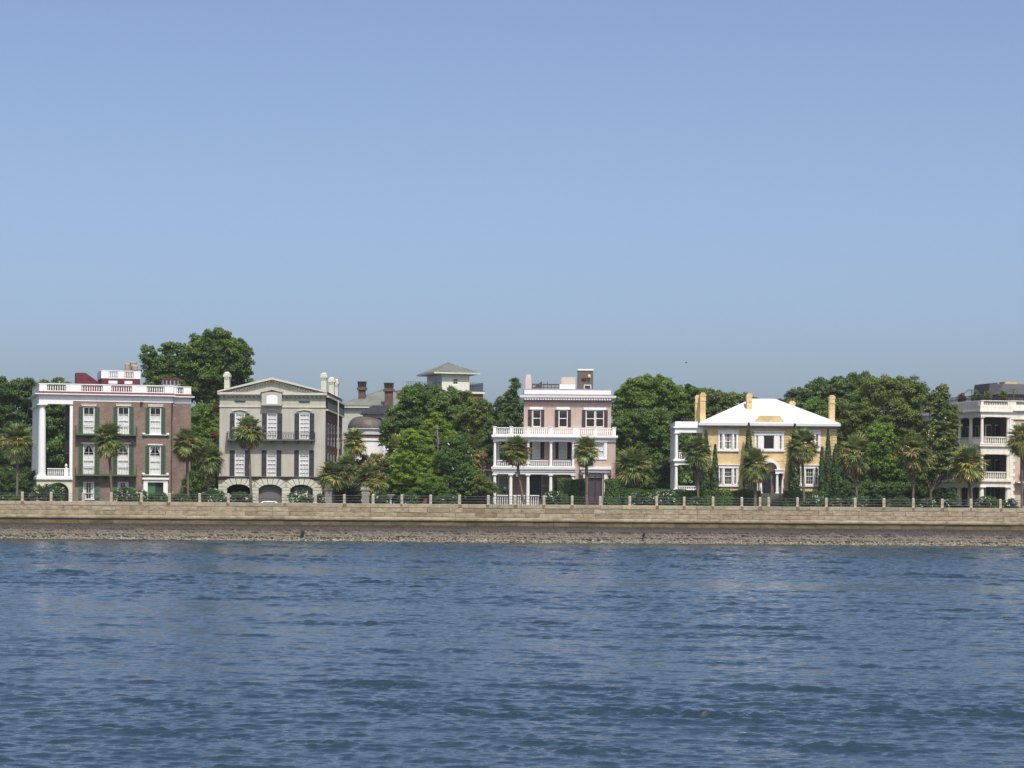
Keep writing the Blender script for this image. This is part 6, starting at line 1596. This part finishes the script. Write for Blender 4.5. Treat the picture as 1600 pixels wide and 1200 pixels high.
def palmetto(label, x, y, r, xb, kind='green', Y=336.5, bark=None, tr=.19, rot=0.0):
    p = at(x, y + r * .18, Y); q = at(xb, 785, Y); h = p.z - GZ; dx = p.x - q.x
    e = empty('palmetto', (q.x, Y, GZ), label, 'palm tree', 0, 'cabbage palmettos along the sea front')
    mb = MB(); n = 7
    pts = [(dx * (1.35 * (k / n) - .35 * (k / n) ** 2), .0, -.05 + (h + .05) * k / n) for k in range(n + 1)]
    mb.tube(pts, [tr * (1.35 if k == 0 else 1.0 + .06 * math.sin(k * 2.2)) for k in range(n + 1)], 10)
    mb.build('trunk', bark or PALM_BARK, e, smooth=True)
    # old leaf bases under the crown
    mb = MB(); 
    for k in range(22):
        a = k * 2.4; z = h - .15 - .05 * k; mb.add([(dx + .15 * math.cos(a) - .05 * math.sin(a), .15 * math.sin(a) + .05 * math.cos(a), z - .22), (dx + .15 * math.cos(a) + .05 * math.sin(a), .15 * math.sin(a) - .05 * math.cos(a), z - .22), (dx + .42 * math.cos(a), .42 * math.sin(a), z + .22)], [(0, 1, 2)])
    mb.build('leaf_bases', RED_BARK, e)
    s_ = r * Y / F / 1.85; pr = random.Random(int(x)); sx, sz = pr.uniform(.9, 1.12), pr.uniform(.9, 1.12); tx, ty = pr.uniform(-.14, .14), pr.uniform(-.16, .16)
    for k, me in KIND[kind].items():
        if me is None: continue
        o = bpy.data.objects.new(k, me); COL.objects.link(o); o.parent = e; o.location = (dx, 0, h); o.scale = (s_ * sx, s_ * sx, s_ * sz); o.rotation_euler = (tx, ty, rot)
    return e
palmetto('palmetto with a tan flower stalk at the left edge in front of the white colonnade', 27, 684, 27, 27, 'flower', rot=1)
palmetto('green palmetto with a slightly bent trunk in the middle of the brick house front', 170, 682, 25, 177, 'green', rot=2.2)
palmetto('palmetto with brown drooping fronds at the right corner of the brick house', 292, 690, 24, 295, 'mixed', rot=.3)
palmetto('short reddish trunked palmetto next to the left wall of the grey house', 327, 712, 24, 324, 'green', rot=4, bark=RED_BARK, Y=338.5)
palmetto('palmetto in front of the grey house balcony, brown on its right', 388, 670, 25, 394.5, 'mixed', rot=5.2)
palmetto('short bushy palmetto at the brick flank of the grey house, behind the first gate pier', 520, 738, 25, 522, 'deep', Y=340, rot=1.7, bark=PALM_BARK)
palmetto('upright palmetto close right of the bushy one, before the flank of the grey house', 541, 728, 24, 539, 'green', Y=342, rot=2.9)
palmetto('yellowish palmetto in front of the white wall of the domed house', 553, 688, 22, 553, 'yellow', Y=350, rot=.8)
palmetto('palmetto with pale drooping fronds above the second gate pier', 580, 744, 27, 580, 'mixed', Y=340.5, rot=3.7)
palmetto('dark brownish palmetto under the live oak, left of the pointed conifer', 622, 704, 26, 620, 'brown', Y=353, rot=5.8)
palmetto('palmetto in cream flower behind the dark green bush, left of the pink house', 732, 704, 30, 734, 'flower', Y=348, rot=2.4)
palmetto('palmetto with a leaning trunk in front of the pink house porch', 806, 699, 25, 822, 'mixed', rot=4.4)
palmetto('palmetto with brown upper fronds left of the pink house front door', 916, 700, 22, 917.5, 'mixed', rot=.1, tr=.21)
palmetto('broad low palmetto with yellow tips right of the pink house', 988, 724, 29, 988, 'mixed', Y=341.5, rot=1.2)
palmetto('green palmetto in front of the yellow villa side porch', 1089, 702, 27, 1092, 'green', Y=336.6, rot=3.1)
palmetto('low drooping brown palmetto beside the yellow villa doorway', 1180, 722, 27, 1180, 'brown', rot=2.0, tr=.26)
palmetto('dark palmetto with brown flower stalks before the right half of the yellow villa', 1253, 692, 26, 1258, 'flower', rot=5.5)
palmetto('grey green palmetto with a brown skirt just beyond the yellow villa', 1335, 705, 27, 1341, 'brown', rot=4.9)
palmetto('palmetto with several tan flower heads in front of the wooded garden', 1427, 702, 30, 1427, 'flower', rot=3.4)
palmetto('sunlit yellow palmetto in front of the cream galleries', 1513, 720, 31, 1519, 'yellow', rot=1.5)
palmetto('palmetto cut off by the right edge of the picture', 1597, 682, 25, 1597, 'mixed', rot=2.6)

# the wood that closes the view far behind everything
def far_wood():
    L = []
    for i in range(64):
        x = -420 + i * 38 + rv.uniform(-10, 10); Y = 455 + rv.uniform(-8, 8); k = Y / F
        p = at(x, 715 + rv.uniform(-8, 8), Y); L.append((p.x, Y, p.z, 30 * k, 4.5, 42 * k)); p2 = at(x + 15, 765, Y - 3); L.append((p2.x, Y - 3, p2.z, 30 * k, 3.5, 30 * k)); p3 = at(x, 785, Y - 6); L.append((p3.x, Y - 6, p3.z, 30 * k, 3.0, 18 * k))
    V = crown(L, .5, .55, (1.0, 2.0))
    tag(link('distant_wood', np_mesh('distant_wood', V, 4), LEAF['dark']), 'continuous dark wood far behind the houses', 'woodland', kind='stuff')
far_wood()

# ================================================================== street things
def gate_pier(label, x, yt):
    Y = 339; p = at(x, yt, Y); h = p.z - GZ; e = empty('gate_pier', (p.x, Y, GZ), label, 'gate pier', 0, 'grey stone gate piers'); m = mat('pier_stone', (.27, .27, .23), rough=.85, var=.15, scale=2); 
    mb = MB(); n = 7
    for k in range(n): mb.box(-.50, .50, -.50, .50, h * .84 * k / n + .02, h * .84 * (k + 1) / n - .03)
    mb.box(-.45, .45, -.45, .45, 0, h * .84); mb.build('shaft', m, e)
    mb = MB().box(-.62, .62, -.62, .62, h * .845, h * .9); mb.taper(0, 0, h * .9 + .003, h, .56, .56, .42, .42); mb.build('cap', m, e)
gate_pier('grey banded gate pier next to the right corner of the grey house', 513.5, 760)
gate_pier('grey banded gate pier standing alone among palms and shrubs', 571.5, 760)

def street_lamp():
    Y = 334.8; p = at(808, 735.5, Y); h = p.z - GZ - .13; e = empty('street_lamp', (p.x, Y, GZ + .13), 'black iron street lamp with a glass lantern in front of the pink house porch', 'street lamp')
    k = MATS['black_iron']
    MB().lathe([(.16, 0), (.16, .3), (.09, .4), (.06, .9), (.05, h - .95), (.09, h - .9), (.05, h - .85)], 0, 0, 12).build('pole', k, e)
    mb = MB(); mb.taper(0, 0, h - .85, h - .3, .13, .13, .24, .24)
    g = mb.build('lantern_glass', mat('lantern_glass', (.25, .26, .26), rough=.15, spec=.6), e)
    mb = MB(); mb.taper(0, 0, h - .297, h - .08, .30, .30, .08, .08); mb.lathe([(.05, h - .08), (.06, h - .03), (0, h)], 0, 0, 8)
    for sx in (-1, 1):
        for sy in (-1, 1): mb.tube([(sx * .135, sy * .135, h - .86), (sx * .245, sy * .245, h - .29)], .018, 5)
    mb.build('lantern_frame', k, e)
street_lamp()

def birdbath():
    Y = 338; p = at(610.5, 772.5, Y); h = p.z - GZ; e = empty('birdbath', (p.x, Y, GZ), 'white stone birdbath among the shrubs behind the railing', 'birdbath'); m = MATS['white_paint']
    MB().lathe([(.3, 0), (.3, .1), (.12, .25), (.1, h - .6), (.2, h - .42)], 0, 0, 14).build('pedestal', m, e)
    MB().lathe([(.2, h - .42), (.45, h - .25), (.60, h - .02), (.60, h), (.52, h), (.2, h - .2), (0, h - .22)], 0, 0, 18).build('basin', m, e)
birdbath()

def globe():
    Y = 346.8; p = at(788.6, 761.5, Y); zf = .5; e = empty('globe_ornament', (p.x, Y, GZ + zf), 'white globe with a green collar on a dark stand inside the pink house porch', 'garden ornament'); h = p.z - GZ - zf
    MB().lathe([(.26, 0), (.26, .08), (.10, .2), (.09, h - .75), (.28, h - .7), (.28, h - .58)], 0, 0, 12).build('stand', mat('dark_stand', (.02, .022, .03), rough=.5), e)
    MB().lathe([(.30, h - .577), (.34, h - .5), (.33, h - .38), (.12, h - .32)], 0, 0, 14).build('collar', mat('green_collar', (.03, .20, .08), rough=.5), e)
    n = 8; MB().lathe([(max(.001, .21 * math.sin(math.pi * k / n)), h - .11 - .21 * math.cos(math.pi * k / n)) for k in range(n + 1)], 0, 0, 16).build('globe', MATS['white_paint'], e, smooth=True)
globe()

def parked_car():
    Y = 332.2; p = at(424, 780, Y); e = empty('parked_car', (p.x, Y, GZ + .004), 'white parked car, only its roof showing before the middle arch of the grey house', 'car')
    wp = mat('car_paint', (.80, .80, .80), rough=.25, var=.01, spec=.6); zt = 1.37
    low = [(-2.2, .35), (2.2, .35), (2.25, .62), (2.1, .85), (1.15, .95), (-1.55, .97), (-2.15, .9), (-2.25, .6)]
    mb = MB().prism(low, -.85, .85)
    mb.add([(-1.5, -.78, .973), (1.15, -.78, .953), (.55, -.62, zt - .05), (-.2, -.6, zt), (-1.1, -.62, zt - .06), (-1.5, .78, .973), (1.15, .78, .953), (.55, .62, zt - .05), (-.2, .6, zt), (-1.1, .62, zt - .06)],
           [(2, 3, 8, 7), (3, 4, 9, 8), (0, 1, 2, 3, 4), (5, 9, 8, 7, 6), (1, 6, 7, 2), (4, 9, 5, 0)])
    mb.build('body', wp, e)
    g = MATS['blue_glass']
    mb = MB()
    for s_ in (-1, 1): mb.add([(-1.2, s_ * .765, 1.02), (.95, s_ * .765, 1.0), (.5, s_ * .655, zt - .1), (-1.0, s_ * .655, zt - .11)], [(0, 1, 2, 3) if s_ < 0 else (3, 2, 1, 0)])
    mb.build('side_windows', g, e)
    MB().add([(1.16, -.66, .99), (1.16, .66, .99), (.60, .54, zt - .1), (.60, -.54, zt - .1)], [(0, 1, 2, 3)]).build('windscreen', g, e)
    for x in (-1.4, 1.4):
        for s_ in (-1, 1):
            mb = MB(); n = 18; mb.prism([(x + .33 * math.cos(2 * math.pi * k / n), .33 + .33 * math.sin(2 * math.pi * k / n)) for k in range(n)], s_ * .78 - .1, s_ * .78 + .1)
            w_ = mb.build('wheel', mat('tyre', (.02, .02, .02), rough=.9), e)
            mb = MB(); mb.prism([(x + .2 * math.cos(2 * math.pi * k / n), .33 + .2 * math.sin(2 * math.pi * k / n)) for k in range(n)], s_ * .78 - .115, s_ * .78 + .115); mb.build('rim', mat('alloy', (.4, .4, .42), rough=.35, metal=.8), w_)
    for s_ in (-1, 1): MB().box(2.1, 2.27, s_ * .6 - .18, s_ * .6 + .18, .62, .76).build('headlight', MATS['curtain'], e)
parked_car()

def bird():
    p = at(1072, 567, 420); e = MB(); b = MB()
    b.tube([(-.35, 0, 0), (-.1, 0, .03), (.2, 0, .04), (.38, 0, .06)], [.03, .11, .09, .02], 7)
    b.add([(0, 0, .05), (.18, 0, .05), (.05, -.55, .35), (-.1, -.5, .33)], [(0, 1, 2, 3)]); b.add([(0, 0, .05), (.18, 0, .05), (.05, .55, .35), (-.1, .5, .33)], [(3, 2, 1, 0)])
    bo = b.build('flying_bird', mat('dark_feather', (.02, .02, .022), rough=.8), loc=p); bo.scale = (.6, .6, .6)
    tag(bo, 'small dark bird flying alone in the sky above the yellow villa', 'bird')
bird()

def roof_plants():
    H = GH; zr = 0
    v = 4.2; uc = H.u(1256)
    base = H.z(1370, 368) + .45
    def put(px, kind, label, sc, pot=(.30, .09, .05)):
        v = 2.2
        while H.u(px, v) < uc + 1.0: v += .3
        u = H.u(px, v); w = H.O + H.U * u + H.V * v; e = empty('potted_plant', (w.x, w.y, GZ + base), label, 'potted plant', 0, 'plants on the roof deck of the cream house')
        MB().lathe([(.01, 0), (.3, 0), (.42, .6), (.46, .62), (.46, .7), (.36, .7), (.01, .6)], 0, 0, 14).build('pot', mat('pot_clay', pot, rough=.85), e)
        return e
    def palm(px, label, ytop, ph):
        e = put(px, 0, label, 1); z1 = H.z(px, ytop, v) - base
        MB().tube([(0, 0, .6), (.05, 0, z1 * .5), (0, 0, z1 - .3)], [.10, .08, .06], 7).build('trunk', RED_BARK, e)
        V = []
        for k in range(13):
            az = k * 2.4 + ph; d = np.array([math.cos(az), math.sin(az), 0]); L = rv.uniform(.9, 1.25)
            c = [np.array([0, 0, z1 - .3]) + d * L * t + np.array([0, 0, (.75 * t - 1.1 * t * t) * L * .9]) for t in np.linspace(0, 1, 7)]
            for a, b in zip(c[:-1], c[1:]):
                s_ = np.cross(b - a, [0, 0, 1.0]); s_ = s_ / np.linalg.norm(s_) * .2
                for sg in (-1, 1):
                    for m_ in (.2, .7):
                        p = a + (b - a) * m_; V.append(np.array([p, p + s_ * sg * .5 + (b - a) * .25, p + s_ * sg + (b - a) * .4 + np.array([0, 0, -.1]), p + s_ * sg * .5 + (b - a) * .05]))
        link('fronds', np_mesh('fronds', np.concatenate(V), 4), LEAF['frond'], e)
    def shrub(px, label, ytop, leaf):
        e = put(px, 0, label, 1); z1 = H.z(px, ytop, v) - base; hh = max(.35, (z1 - .6) / 2)
        V = crown([(0, 0, .6 + hh, .6, .6, hh)], .11, .8, (.2, .35)); link('foliage', np_mesh('foliage', V, 4), LEAF[leaf], e)
    palm(1175, 'potted palm with arching fronds near the front corner of the roof deck', 185, .4)
    palm(1512, 'potted palm in front of the slate attic at the right edge', 190, 1.3)
    shrub(1095, 'dark round potted shrub at the left end of the roof deck', 222, 'rusty')
    shrub(1225, 'low potted shrub beside the arching palm on the roof deck', 240, 'olive')
    shrub(1300, 'grey leaved potted shrub in the middle of the roof deck', 225, 'olive')
    shrub(1425, 'green potted shrub below the slate dormer on the roof deck', 222, 'oak')
roof_plants()

# ================================================================== thin summer haze round everything
HAZE = 0.00009
def haze():
    m = bpy.data.materials.new('haze'); m.use_nodes = True
    n, l = m.node_tree.nodes, m.node_tree.links; n.remove(n["Principled BSDF"])
    v = n.new("ShaderNodeVolumePrincipled"); v.inputs["Color"].default_value = (.86, .92, 1.0, 1); v.inputs["Density"].default_value = HAZE; v.inputs["Anisotropy"].default_value = .2
    l.new(v.outputs[0], n["Material Output"].inputs["Volume"])
    tag(MB().box(-6200, 6200, -3200, 6200, -1.2, 36).build('haze', m), kind='stuff')
haze()
